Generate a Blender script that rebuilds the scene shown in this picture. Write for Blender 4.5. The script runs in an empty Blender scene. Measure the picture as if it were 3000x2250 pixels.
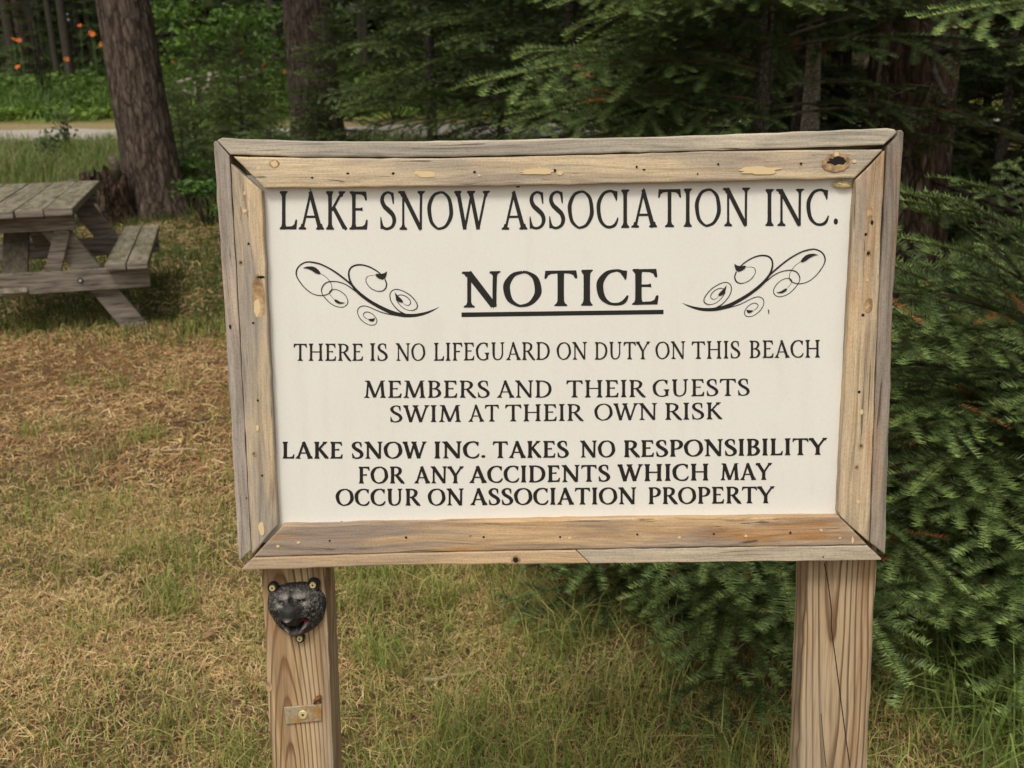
import bpy, bmesh, math, random
import numpy as np
from mathutils import Matrix, Vector

SC = bpy.context.scene
COL = SC.collection
R = math.radians

# ------------------------------------------------------------------ camera
CAM = Vector((0.0, 0.0, 1.55))
PITCH, ROLL, F3 = 17.0, -0.70, 3034.0          # degrees down, degrees, focal length in 3000-px units
cam_rot = Matrix.Rotation(R(90 - PITCH), 3, 'X') @ Matrix.Rotation(R(ROLL), 3, 'Z')
cd = bpy.data.cameras.new('camera'); cam = bpy.data.objects.new('camera', cd); COL.objects.link(cam)
cam.matrix_world = Matrix.Translation(CAM) @ cam_rot.to_4x4()
cd.sensor_fit = 'HORIZONTAL'; cd.sensor_width = 36.0; cd.lens = F3 / 3000 * 36
cd.clip_start = 0.05; cd.clip_end = 600
cd.dof.use_dof = True; cd.dof.focus_distance = 1.44; cd.dof.aperture_fstop = 10.0
SC.camera = cam

# ------------------------------------------------------------------ light
SUN_EL, SUN_AZ = 58.0, 200.0                    # azimuth the light comes from, clockwise from +Y
w = bpy.data.worlds.new('World'); SC.world = w; w.use_nodes = True
nt = w.node_tree; nt.nodes.clear()
sky = nt.nodes.new('ShaderNodeTexSky'); sky.sky_type = 'NISHITA'; sky.sun_disc = False
sky.sun_elevation = R(SUN_EL); sky.sun_rotation = R(SUN_AZ)
sky.air_density = 1.6; sky.dust_density = 4.0; sky.ozone_density = 0.6
hs = nt.nodes.new('ShaderNodeHueSaturation'); hs.inputs['Saturation'].default_value = 0.22
tint = nt.nodes.new('ShaderNodeMixRGB'); tint.blend_type = 'MULTIPLY'; tint.inputs[0].default_value = 1
tint.inputs[2].default_value = (1.0, 0.955, 0.875, 1)   # bright hazy overcast, warm white
bg = nt.nodes.new('ShaderNodeBackground'); bg.inputs[1].default_value = 0.13
wo = nt.nodes.new('ShaderNodeOutputWorld')
nt.links.new(sky.outputs[0], hs.inputs['Color']); nt.links.new(hs.outputs[0], tint.inputs[1])
nt.links.new(tint.outputs[0], bg.inputs[0]); nt.links.new(bg.outputs[0], wo.inputs[0])
sd = bpy.data.lights.new('sun', 'SUN'); sd.energy = 1.4; sd.angle = R(14); sd.color = (1.0, 0.95, 0.86)
sun = bpy.data.objects.new('sun', sd); COL.objects.link(sun)
dv = Vector((math.sin(R(SUN_AZ)) * math.cos(R(SUN_EL)), math.cos(R(SUN_AZ)) * math.cos(R(SUN_EL)), math.sin(R(SUN_EL))))
sun.rotation_euler = dv.to_track_quat('Z', 'Y').to_euler()
SC.view_settings.view_transform = 'Standard'; SC.view_settings.look = 'None'
SC.view_settings.exposure = 0.08; SC.view_settings.gamma = 1.0; SC.view_settings.use_curve_mapping = False
SC.cycles.max_bounces = 6; SC.cycles.diffuse_bounces = 3; SC.cycles.transparent_max_bounces = 4

# ------------------------------------------------------------------ helpers
def ray(px, py):
    """direction through a point of the 3000x2250 photograph (used once, to measure where real things stand)"""
    return cam_rot @ Vector(((px - 1500) / F3, -(py - 1125) / F3, -1.0))
def at_y(px, py, y):
    d = ray(px, py); k = y / d.y
    return CAM + d * k

def hash2(ix, iy, seed):
    h = (ix.astype(np.int64) * 374761393 + iy.astype(np.int64) * 668265263 + seed * 974711) & 0x7fffffff
    h = ((h ^ (h >> 13)) * 1274126177) & 0x7fffffff
    return ((h ^ (h >> 16)) & 0xffff) / 65535.0
def vnoise(x, y, scale, seed=0):
    x = np.asarray(x, float) * scale; y = np.asarray(y, float) * scale
    ix = np.floor(x); iy = np.floor(y); fx = x - ix; fy = y - iy
    fx = fx * fx * (3 - 2 * fx); fy = fy * fy * (3 - 2 * fy)
    a = hash2(ix, iy, seed); b = hash2(ix + 1, iy, seed); c = hash2(ix, iy + 1, seed); d = hash2(ix + 1, iy + 1, seed)
    return (a * (1 - fx) + b * fx) * (1 - fy) + (c * (1 - fx) + d * fx) * fy
def fbm(x, y, scale, seed=0, oct=3):
    s = 0; a = .5
    for k in range(oct):
        s = s + a * vnoise(x, y, scale * 2 ** k, seed + k * 17); a *= .5
    return s / (1 - .5 ** oct)
def smooth(x, a, b):
    t = np.clip((np.asarray(x, float) - a) / (b - a), 0, 1); return t * t * (3 - 2 * t)

GY = [-60, 0, 5, 7, 10, 14, 18, 21, 23, 27, 35, 60, 260]
GZ = [-1.5, 0, 0.03, 0.07, 0.20, 0.33, 0.45, 0.46, 0.50, 0.66, 1.1, 2.6, 6.0]
def gz(x, y):
    x = np.asarray(x, float); y = np.asarray(y, float)
    z = np.interp(y, GY, GZ)
    m = (1 - smooth(y, 17.2, 18) * (1 - smooth(y, 21, 22)))
    return z + m * ((fbm(x, y, 1.3, 3) - .5) * .05 + (fbm(x, y, 6, 9) - .5) * .018)

# ---- object bookkeeping
def tag(o, label=None, cat=None, group=None, kind=None):
    if label: o['label'] = label
    if cat: o['category'] = cat
    if group: o['group'] = group
    if kind: o['kind'] = kind
    return o
def thing(name, loc, label, cat, group=None, rot=(0, 0, 0)):
    o = bpy.data.objects.new(name, None); COL.objects.link(o)
    o.location = loc; o.rotation_euler = rot; o.empty_display_size = .1
    return tag(o, label, cat, group)
def link(name, me, parent=None):
    o = bpy.data.objects.new(name, me); COL.objects.link(o)
    if parent is not None: o.parent = parent
    return o
def poly_mesh(name, verts, faces, mats, parent=None, midx=None, smoothf=False):
    me = bpy.data.meshes.new(name); me.from_pydata([tuple(v) for v in verts], [], [tuple(f) for f in faces])
    for m in (mats if isinstance(mats, (list, tuple)) else [mats]): me.materials.append(m)
    if midx is not None: me.polygons.foreach_set('material_index', midx)
    if smoothf: me.polygons.foreach_set('use_smooth', [True] * len(me.polygons))
    me.update()
    return link(name, me, parent)
def np_mesh(name, V, Fc, mat, parent=None, col=None, smoothf=False):
    """V (n,3) verts, Fc (m,k) faces all of k corners, col (m,3) colour per face"""
    V = np.ascontiguousarray(V, np.float32); Fc = np.ascontiguousarray(Fc, np.int32); m, k = Fc.shape
    me = bpy.data.meshes.new(name)
    me.vertices.add(len(V)); me.vertices.foreach_set('co', V.ravel())
    me.loops.add(m * k); me.loops.foreach_set('vertex_index', Fc.ravel())
    me.polygons.add(m); me.polygons.foreach_set('loop_start', np.arange(0, m * k, k, dtype=np.int32))
    if smoothf: me.polygons.foreach_set('use_smooth', np.ones(m, bool))
    if col is not None:
        a = me.attributes.new('col', 'FLOAT_COLOR', 'FACE')
        c = np.ones((m, 4), np.float32); c[:, :3] = col; a.data.foreach_set('color', c.ravel())
    me.materials.append(mat); me.update(calc_edges=True); me.validate()
    return link(name, me, parent)

class MB:
    """collects boxes, tubes and polygons into one mesh"""
    def __init__(s): s.v = []; s.f = []; s.m = []
    def add(s, vs, fs, mi=0):
        b = len(s.v); s.v += [tuple(v) for v in vs]; s.f += [tuple(i + b for i in f) for f in fs]; s.m += [mi] * len(fs)
    def box(s, p0, p1, mi=0, mtx=None):
        x0, y0, z0 = p0; x1, y1, z1 = p1
        vs = [Vector(v) for v in ((x0, y0, z0), (x1, y0, z0), (x1, y1, z0), (x0, y1, z0), (x0, y0, z1), (x1, y0, z1), (x1, y1, z1), (x0, y1, z1))]
        if mtx is not None: vs = [mtx @ v for v in vs]
        s.add(vs, [(0, 3, 2, 1), (4, 5, 6, 7), (0, 1, 5, 4), (1, 2, 6, 5), (2, 3, 7, 6), (3, 0, 4, 7)], mi)
    def bar(s, a, b, w, h, side=(0, 1, 0), mi=0):
        """a board from a to b: width w across, thickness h along the direction side"""
        a, b = Vector(a), Vector(b); d = (b - a).normalized(); n = Vector(side); n = (n - d * n.dot(d)).normalized(); c = d.cross(n)
        vs = []
        for p in (a, b):
            for u, q in ((-1, -1), (1, -1), (1, 1), (-1, 1)): vs.append(p + c * (u * w / 2) + n * (q * h / 2))
        s.add(vs, [(3, 2, 1, 0), (4, 5, 6, 7), (0, 1, 5, 4), (1, 2, 6, 5), (2, 3, 7, 6), (3, 0, 4, 7)], mi)
    def tube(s, pts, rad, n=8, mi=0, cap=True):
        pts = [Vector(p) for p in pts]; base = len(s.v); ref = Vector((.31, .17, .93))
        for i, p in enumerate(pts):
            d = (pts[min(i + 1, len(pts) - 1)] - pts[max(i - 1, 0)]).normalized()
            u = d.cross(ref); u = u.normalized() if u.length > 1e-4 else Vector((1, 0, 0)); q = d.cross(u)
            r = rad[i] if isinstance(rad, (list, tuple)) else rad
            for k in range(n):
                a = 2 * math.pi * k / n; s.v.append(tuple(p + u * (math.cos(a) * r) + q * (math.sin(a) * r)))
        for i in range(len(pts) - 1):
            for k in range(n):
                k2 = (k + 1) % n
                s.f.append((base + i * n + k, base + i * n + k2, base + (i + 1) * n + k2, base + (i + 1) * n + k)); s.m.append(mi)
        if cap:
            s.f.append(tuple(base + k for k in reversed(range(n)))); s.m.append(mi)
            s.f.append(tuple(base + (len(pts) - 1) * n + k for k in range(n))); s.m.append(mi)
    def build(s, name, mats, parent=None, smoothf=False, bevel=0):
        o = poly_mesh(name, s.v, s.f, mats, parent, s.m, smoothf)
        if bevel:
            b = o.modifiers.new('bevel', 'BEVEL'); b.width = bevel; b.segments = 2; b.limit_method = 'ANGLE'; b.angle_limit = R(35)
        return o

# ------------------------------------------------------------------ materials
def new_mat(name):
    m = bpy.data.materials.new(name); m.use_nodes = True; nt = m.node_tree
    return m, nt, nt.nodes['Principled BSDF']
class N:
    """tiny node-graph writer"""
    def __init__(s, nt): s.nt = nt
    def n(s, t, **kw):
        x = s.nt.nodes.new(t)
        for k, v in kw.items(): setattr(x, k, v)
        return x
    def set(s, sock, v):
        if hasattr(v, 'is_output') or isinstance(v, bpy.types.NodeSocket): s.nt.links.new(v, sock)
        else: sock.default_value = v
    def math(s, op, a, b=0.0, c=None, clamp=False):
        x = s.n('ShaderNodeMath', operation=op, use_clamp=clamp); s.set(x.inputs[0], a); s.set(x.inputs[1], b)
        if c is not None: s.set(x.inputs[2], c)
        return x.outputs[0]
    def coord(s, kind='Object'): return s.n('ShaderNodeTexCoord').outputs[kind]
    def mapping(s, v, scale=(1, 1, 1), loc=(0, 0, 0), rot=(0, 0, 0)):
        x = s.n('ShaderNodeMapping'); s.set(x.inputs['Vector'], v); x.inputs['Scale'].default_value = scale
        x.inputs['Location'].default_value = loc; x.inputs['Rotation'].default_value = rot; return x.outputs[0]
    def noise(s, v, scale=5, detail=4, rough=.55, dist=0.0):
        x = s.n('ShaderNodeTexNoise'); s.set(x.inputs['Vector'], v); x.inputs['Scale'].default_value = scale
        x.inputs['Detail'].default_value = detail; x.inputs['Roughness'].default_value = rough; x.inputs['Distortion'].default_value = dist
        return x.outputs['Fac']
    def ramp(s, fac, stops, interp='LINEAR'):
        x = s.n('ShaderNodeValToRGB'); x.color_ramp.interpolation = interp; e = x.color_ramp.elements
        while len(e) < len(stops): e.new(.5)
        for el, (p, c) in zip(e, stops):
            el.position = p; el.color = (c, c, c, 1) if isinstance(c, (int, float)) else (*c, 1)
        s.set(x.inputs[0], fac); return x.outputs[0]
    def mix(s, fac, a, b, mode='MIX'):
        x = s.n('ShaderNodeMixRGB', blend_type=mode); s.set(x.inputs[0], fac)
        for i, v in ((1, a), (2, b)):
            if isinstance(v, tuple) and len(v) == 3: v = (*v, 1)
            s.set(x.inputs[i], v)
        return x.outputs[0]
    def bump(s, h, strength=.3, dist=.002):
        x = s.n('ShaderNodeBump'); s.set(x.inputs['Height'], h); x.inputs['Strength'].default_value = strength
        x.inputs['Distance'].default_value = dist; return x.outputs[0]

def plain(name, c, rough=.8, metal=0.0, spec=.3):
    m, nt, p = new_mat(name); p.inputs['Base Color'].default_value = (*c, 1); p.inputs['Roughness'].default_value = rough
    p.inputs['Metallic'].default_value = metal; p.inputs['Specular IOR Level'].default_value = spec; return m

def wood_board(name, axis, seed, tan, grey, dark, bal=.5, streak=.6, stain=.35):
    """weathered softwood, grain along the axis 'x' or 'z' of the object"""
    m, nt, p = new_mat(name); g = N(nt); co = g.coord()
    def sc(al, ac): return (al, ac, ac) if axis == 'x' else (ac, ac, al)
    off = (seed * 1.37, seed * .73, seed * 2.11)
    wob = g.noise(g.mapping(co, sc(2.2, 5), off), 1.0, 2)
    wv = g.mix(.045, co, g.n('ShaderNodeTexNoise').outputs['Color'])
    tn = wv.node.inputs[2].links[0].from_node; tn.inputs['Scale'].default_value = 1.0; tn.inputs['Detail'].default_value = 2
    g.set(tn.inputs['Vector'], g.mapping(co, sc(2.6, 9), off))
    blotch = g.noise(g.mapping(co, sc(3.2, 26), off), 1.0, 3, .6)
    base = g.mix(g.ramp(blotch, [(bal - .09, 0.0), (bal + .09, 1.0)]), grey, tan)
    st = g.noise(g.mapping(co, sc(4.5, 34), (seed * 5, 1, seed)), 1.0, 3, .6)
    base = g.mix(g.math('MULTIPLY', g.ramp(st, [(.52, 0.0), (.68, 1.0)]), stain), base, (.46, .235, .085))
    grain = g.noise(g.mapping(wv, sc(2.0, 150), off), 1.0, 5, .65)
    base = g.mix(streak, base, g.ramp(grain, [(.30, .22), (.47, .85), (.70, 1.3)]), 'MULTIPLY')
    fine = g.noise(g.mapping(co, sc(22, 620), off), 1.0, 3, .7)
    base = g.mix(.5, base, g.ramp(fine, [(.32, .55), (.55, 1.0), (.75, 1.2)]), 'MULTIPLY')
    crk = g.noise(g.mapping(wv, sc(5, 260), (seed, 3, seed * 2)), 1.0, 2, .5)
    base = g.mix(g.ramp(crk, [(.67, 0.0), (.72, .75)]), base, dark)
    spk = g.noise(g.mapping(co, (420, 420, 420), off), 1.0, 2, .6)
    base = g.mix(.45, base, g.ramp(spk, [(.3, .6), (.55, 1.05)]), 'MULTIPLY')
    g.set(p.inputs['Base Color'], base); p.inputs['Roughness'].default_value = .82; p.inputs['Specular IOR Level'].default_value = .2
    h = g.math('ADD', g.math('MULTIPLY', grain, .6), g.math('MULTIPLY', fine, .5))
    g.set(p.inputs['Normal'], g.bump(h, .35, .0015))
    return m

def wood_post(name, x0, yf, zref, d0, k, pale, late, grey, seed, freq):
    """sawn post showing growth rings of a trunk whose axis leans against the post: cathedral arches on the face"""
    m, nt, p = new_mat(name); g = N(nt); co = g.coord()
    n1 = g.noise(g.mapping(co, (9, 9, 2.2), (seed, seed, seed)), 1.0, 2, .5)
    n2 = g.noise(g.mapping(co, (60, 60, 5), (seed, 0, seed)), 1.0, 2, .5)
    sx = g.n('ShaderNodeSeparateXYZ'); g.set(sx.inputs[0], co)
    dx = g.math('ADD', g.math('SUBTRACT', sx.outputs[0], x0), g.math('MULTIPLY', g.math('SUBTRACT', n1, .5), .022))
    dep = g.math('ADD', g.math('SUBTRACT', d0 + yf, sx.outputs[1]), g.math('MULTIPLY', g.math('SUBTRACT', sx.outputs[2], zref), k))
    r = g.math('SQRT', g.math('ADD', g.math('MULTIPLY', dx, dx), g.math('MULTIPLY', dep, dep)))
    r = g.math('ADD', r, g.math('MULTIPLY', g.math('SUBTRACT', n1, .5), .008))
    r = g.math('ADD', r, g.math('MULTIPLY', g.math('SUBTRACT', n2, .5), .003))
    fr = g.math('FRACT', g.math('MULTIPLY', r, freq))
    ring = g.ramp(fr, [(0.0, 0.0), (.56, .06), (.72, .75), (.86, 1.0), (.93, .25), (1.0, 0.0)])
    base = g.mix(ring, pale, late)
    bl = g.noise(g.mapping(co, (16, 16, 3), (seed * 3, 1, 2)), 1.0, 3, .6)
    base = g.mix(g.ramp(bl, [(.42, 0.0), (.68, .75)]), base, grey)
    br = g.noise(g.mapping(co, (30, 30, 2.4), (seed, seed * 4, 7)), 1.0, 3, .6)
    base = g.mix(g.math('MULTIPLY', g.ramp(br, [(.47, 0.0), (.63, 1.0)]), .62), base, (.25, .135, .062))
    dr = g.noise(g.mapping(co, (90, 90, 3.5), (seed * 2, 5, 1)), 1.0, 3, .6)
    base = g.mix(g.math('MULTIPLY', g.ramp(dr, [(.56, 0.0), (.66, 1.0)]), .45), base, (.13, .095, .07))
    fine = g.noise(g.mapping(co, (420, 420, 12), (seed, 2, 0)), 1.0, 4, .7)
    base = g.mix(.55, base, g.ramp(fine, [(.3, .55), (.55, 1.0), (.75, 1.2)]), 'MULTIPLY')
    g.set(p.inputs['Base Color'], base); p.inputs['Roughness'].default_value = .8; p.inputs['Specular IOR Level'].default_value = .2
    h = g.math('ADD', g.math('MULTIPLY', ring, -.7), g.math('MULTIPLY', fine, .4))
    g.set(p.inputs['Normal'], g.bump(h, .45, .002))
    return m

def bark(name, deep, ridge, lichen, seed, sc=1.0, vert=.16, amt=.5):
    m, nt, p = new_mat(name); g = N(nt); co = g.coord()
    q = g.mapping(co, (sc, sc, sc * vert * 1.35), (seed, seed * 2, seed))
    a = g.noise(q, 26, 5, .65, .6); b = g.noise(q, 70, 3, .6); c = g.noise(g.mapping(co, (1, 1, .5), (seed, 0, 3)), 5, 3)
    f = g.math('ADD', g.math('MULTIPLY', a, .75), g.math('MULTIPLY', b, .25))
    vo = g.n('ShaderNodeTexVoronoi', feature='DISTANCE_TO_EDGE'); vo.inputs['Scale'].default_value = 17; vo.inputs['Randomness'].default_value = 1
    wv = g.n('ShaderNodeTexNoise'); wv.inputs['Scale'].default_value = 9; wv.inputs['Detail'].default_value = 2; g.set(wv.inputs['Vector'], co)
    g.set(vo.inputs['Vector'], g.mix(.06, q, wv.outputs['Color'])); f = g.math('SUBTRACT', f, g.ramp(vo.outputs['Distance'], [(0.0, .17), (.10, .04), (.22, 0.0)]))
    base = g.ramp(f, [(.36, deep), (.52, tuple((d + r) / 2 for d, r in zip(deep, ridge))), (.66, ridge)])
    base = g.mix(g.math('MULTIPLY', g.ramp(c, [(.5, 0.0), (.7, 1.0)]), g.ramp(f, [(.45, 0.0), (.6, amt)])), base, lichen)
    g.set(p.inputs['Base Color'], base); p.inputs['Roughness'].default_value = .95; p.inputs['Specular IOR Level'].default_value = .1
    g.set(p.inputs['Normal'], g.bump(f, .8, .02))
    return m

def veg(name, rough=.6, spec=.25, trans=.25):
    """leaf material: colour comes from the leaf's own 'col' attribute"""
    m, nt, p = new_mat(name); g = N(nt)
    at = g.n('ShaderNodeAttribute'); at.attribute_name = 'col'
    g.set(p.inputs['Base Color'], at.outputs['Color']); p.inputs['Roughness'].default_value = rough; p.inputs['Specular IOR Level'].default_value = spec
    if trans:
        t = g.n('ShaderNodeBsdfTranslucent'); g.set(t.inputs[0], g.mix(1.0, at.outputs['Color'], (1.2, 1.25, .6), 'MULTIPLY'))
        ms = g.n('ShaderNodeMixShader'); ms.inputs[0].default_value = trans
        nt.links.new(p.outputs[0], ms.inputs[1]); nt.links.new(t.outputs[0], ms.inputs[2])
        nt.links.new(ms.outputs[0], nt.nodes['Material Output'].inputs['Surface'])
    return m
M_NEEDLE = veg('fir_needles', .45, .35, .2)
M_LEAF = veg('broad_leaves', .5, .3, .3)
M_GRASS = veg('grass_blades', .6, .2, .25)
M_STRAW = veg('dry_straw', .8, .15, .1)
# ------------------------------------------------------------------ ground and road
def ground_sheet():
    xs = np.concatenate([[-200, -120, -70, -45, -30, -22, -17], np.arange(-14, 10.01, .1), [12, 15, 20, 30, 45, 70, 120, 200]])
    ys = np.concatenate([[-60, -30, -15, -8, -4, -2, -1], np.arange(-.5, 12, .08), np.arange(12, 32, .2), [34, 37, 40, 45, 50, 60, 80, 120, 180, 260]])
    X, Y = np.meshgrid(xs, ys); Z = gz(X, Y); nx, ny = len(xs), len(ys)
    V = np.stack([X.ravel(), Y.ravel(), Z.ravel()], 1)
    i = np.arange(nx - 1)[None, :] + (np.arange(ny - 1) * nx)[:, None]
    F = np.stack([i, i + 1, i + nx + 1, i + nx], -1).reshape(-1, 4)
    cx, cy = X[:-1, :-1].ravel() + .05, Y[:-1, :-1].ravel() + .05
    n = fbm(cx, cy, .9, 21)[:, None]; n2 = fbm(cx, cy, 5, 5)[:, None]
    soil = np.array([.150, .098, .055]); straw = np.array([.27, .185, .095]); rust = np.array([.27, .140, .066]); green = np.array([.07, .085, .028])
    c = soil + (straw - soil) * np.clip(n2 * 1.5 - .3, 0, 1)
    rz = (smooth(cy, 3.6, 4.6) * (1 - smooth(cy, 5.6, 6.6)))[:, None] * np.clip(n * 1.8 - .3, 0, 1)
    c = c * (1 - rz * .7) + rust * rz * .7
    gzn = (smooth(cy, 5.8, 6.8))[:, None]
    c = c * (1 - gzn * .55) + green * gzn * .55
    verge = (smooth(cy, 20.7, 21.3) * (1 - smooth(cy, 22.6, 24)))[:, None]
    c = c * (1 - verge) + np.array([.36, .285, .155]) * verge
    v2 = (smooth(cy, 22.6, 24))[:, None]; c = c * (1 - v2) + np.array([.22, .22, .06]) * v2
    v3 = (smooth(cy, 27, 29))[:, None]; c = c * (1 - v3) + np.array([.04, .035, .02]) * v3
    m, ntx, p = new_mat('forest_soil'); g = N(ntx); at = g.n('ShaderNodeAttribute'); at.attribute_name = 'col'
    co = g.coord(); a = g.noise(co, 90, 4, .7); b = g.noise(co, 14, 3, .6)
    base = g.mix(.8, at.outputs['Color'], g.ramp(a, [(.3, .35), (.5, .9), (.7, 1.5)]), 'MULTIPLY')
    base = g.mix(.6, base, g.ramp(b, [(.35, .55), (.6, 1.15)]), 'MULTIPLY')
    g.set(p.inputs['Base Color'], base); p.inputs['Roughness'].default_value = 1; p.inputs['Specular IOR Level'].default_value = .05
    g.set(p.inputs['Normal'], g.bump(a, .8, .02))
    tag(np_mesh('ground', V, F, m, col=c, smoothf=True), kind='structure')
ground_sheet()

def road_sheet():
    xs = np.concatenate([np.arange(-60, -15, 3), np.arange(-15, 15, .3), np.arange(15, 61, 3)]); ys = np.linspace(17.6, 21.1, 12)
    X, Y = np.meshgrid(xs, ys)
    Yw = Y + (fbm(X, Y * 0 + 7 * (Y > 19), .9, 31, 4) - .5) * 1.5 * (np.abs(Y - 19.35) / 1.75) ** 4
    Z = gz(X, Yw) + .012 + (fbm(X, Yw, 3, 8) - .5) * .006
    nx, ny = len(xs), len(ys); V = np.stack([X.ravel(), Yw.ravel(), Z.ravel()], 1)
    i = np.arange(nx - 1)[None, :] + (np.arange(ny - 1) * nx)[:, None]
    F = np.stack([i, i + 1, i + nx + 1, i + nx], -1).reshape(-1, 4)
    m, ntx, p = new_mat('gravel'); g = N(ntx); co = g.coord(); a = g.noise(co, 60, 4, .7); b = g.noise(co, 2.5, 3)
    base = g.ramp(a, [(.3, (.28, .255, .225)), (.5, (.44, .40, .36)), (.7, (.60, .55, .50))])
    base = g.mix(g.ramp(b, [(.5, 0.0), (.7, .6)]), base, (.42, .31, .21))
    g.set(p.inputs['Base Color'], base); p.inputs['Roughness'].default_value = 1; g.set(p.inputs['Normal'], g.bump(a, .6, .02))
    tag(poly_mesh('road', V, F.tolist(), m, smoothf=True), kind='structure')
road_sheet()

# ------------------------------------------------------------------ the notice sign
LEAN = 7.7
T_ = Vector((0, math.sin(R(LEAN)), math.cos(R(LEAN)))); NRM = Vector((0, -math.cos(R(LEAN)), math.sin(R(LEAN))))
ORG = CAM + ray(1640, 1025) * 1.43
def on_sign(px, py, off=0.0):
    """photo point -> (s, t) in metres on the sign's front plane (off metres in front of it)"""
    d = ray(px, py); o = ORG + NRM * off; k = (o - CAM).dot(NRM) / d.dot(NRM); p = CAM + d * k - ORG
    return p.x, p.dot(T_)
kb = (-1.38 - 0.0)                                                    # t of the ground line, refined below
for _ in range(4):
    base = ORG + T_ * kb; kb -= (base.z - float(gz(base.x, base.y))) / T_.z
SIGN_BASE = ORG + T_ * kb
sign = thing('notice_sign', SIGN_BASE, 'white lake association notice board in a weathered wooden frame on two square posts', 'sign', rot=(R(-LEAN), 0, 0))
def L(px, py, off=0.0):
    """photo point -> the sign's own coordinates"""
    s, t = on_sign(px, py, off); return Vector((s, -off, t - kb))

TAN, GREY, DARK = (.60, .46, .30), (.40, .345, .285), (.06, .045, .035)
M_HOLE = plain('nail_hole', (.018, .014, .012), .95)
M_PUTTY = plain('wood_filler', (.72, .55, .32), .75)
M_KNOT = None
def knot_mat():
    m, ntx, p = new_mat('wood_knot'); g = N(ntx); co = g.coord()
    a = g.noise(g.mapping(co, (120, 120, 120)), 1.0, 3, .6); b = g.noise(g.mapping(co, (40, 40, 14)), 1.0, 2)
    g.set(p.inputs['Base Color'], g.ramp(g.math('ADD', g.math('MULTIPLY', a, .5), g.math('MULTIPLY', b, .5)), [(.38, (.14, .075, .04)), (.5, (.36, .23, .12)), (.62, (.56, .40, .22))]))
    p.inputs['Roughness'].default_value = .85; return m
M_KNOT = knot_mat()
rng = np.random.default_rng(7)
def densify(pts, step, wob, rs):
    out = []
    for i, a in enumerate(pts):
        b = pts[(i + 1) % len(pts)]; d = b - a; n = max(1, int(d.length / step)); nrm = Vector((-d.z, 0, d.x)).normalized()
        for k in range(n):
            q = a + d * (k / n)
            if k: q = q + nrm * float(rs.normal(0, wob))
            out.append(q)
    return out
def board(outline, depth, mat, marks=(), off=0.0, name='frame_board', bevel=.0022):
    """a board whose front outline was measured in the photo, as thick as depth; marks: holes, filler patches, knots"""
    rs = np.random.default_rng(int(outline[0][0] * 7 + outline[0][1]))
    P = densify([L(x, y, off) for x, y in outline], .018, .00035, rs)
    n = len(P); vs = P + [p + Vector((0, depth, 0)) for p in P]
    fs = [tuple(range(n)), tuple(reversed(range(n, 2 * n)))] + [(i, i + n, (i + 1) % n + n, (i + 1) % n) for i in range(n)]
    a = sum(P[i].x * P[(i + 1) % n].z - P[(i + 1) % n].x * P[i].z for i in range(n))
    if a < 0: fs = [tuple(reversed(f)) for f in fs]
    o = poly_mesh(name, vs, fs, [mat, M_HOLE, M_PUTTY, M_KNOT], sign)
    b = o.modifiers.new('bevel', 'BEVEL'); b.width = bevel; b.segments = 2; b.limit_method = 'ANGLE'; b.angle_limit = R(50)
    if marks:
        me = o.data; bm = bmesh.new(); bm.from_mesh(me)
        for lvl, (kind, cx, cy, rx, ry) in enumerate(marks):
            c = L(cx, cy, off + .0003 + .00006 * lvl); k = 1.43 / F3; m = 14 if rx < 12 else 26; vv = []
            for j in range(m):
                t = 2 * math.pi * j / m; q = 1 + float(rs.normal(0, .13 if kind != 3 else .05))
                ex = 2.6 if (kind == 2 and rx > 20) else 2.0
                ct, st = math.cos(t), math.sin(t); e = 2 / ex
                rx_, ry_ = (rx * .82, ry * .82) if kind == 1 and rx < 7 else (rx, ry); X = math.copysign(abs(ct) ** e, ct) * rx_ * k * q; Z = math.copysign(abs(st) ** e, st) * ry_ * k * q
                vv.append(bm.verts.new(c + Vector((X, 0, Z))))
            f = bm.faces.new(vv); f.normal_update()
            if f.normal.y > 0: f.normal_flip()
            f.material_index = kind
        bm.to_mesh(me); bm.free()
    return o
H_, P_, K_ = 1, 2, 3
D_OUT, D_IN = .085, .034
W = wood_board
board([(634, 411), (651, 403), (760, 408.5), (900, 413), (1200, 414), (1550, 408), (1950, 400), (2200, 391), (2600, 375), (2624, 379), (2627, 390), (2590, 424), (2200, 437), (1950, 444.5), (1550, 454), (1200, 461), (900, 460), (674, 453)],
      D_OUT, W('wood_top_outer', 'x', 1, (.60, .53, .42), (.41, .37, .315), DARK, .52, .6, .0))
board([(628, 413), (634, 413), (671, 456), (673, 475), (697, 900), (736, 1611), (699.5, 1645), (657.6, 900), (625, 420)], D_OUT,
      W('wood_left_outer', 'z', 2, (.53, .445, .36), (.38, .33, .29), DARK, .55, .6, .15), [(H_, 674.5, 958, 4, 9), (H_, 722, 1459, 3, 3)])
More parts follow.
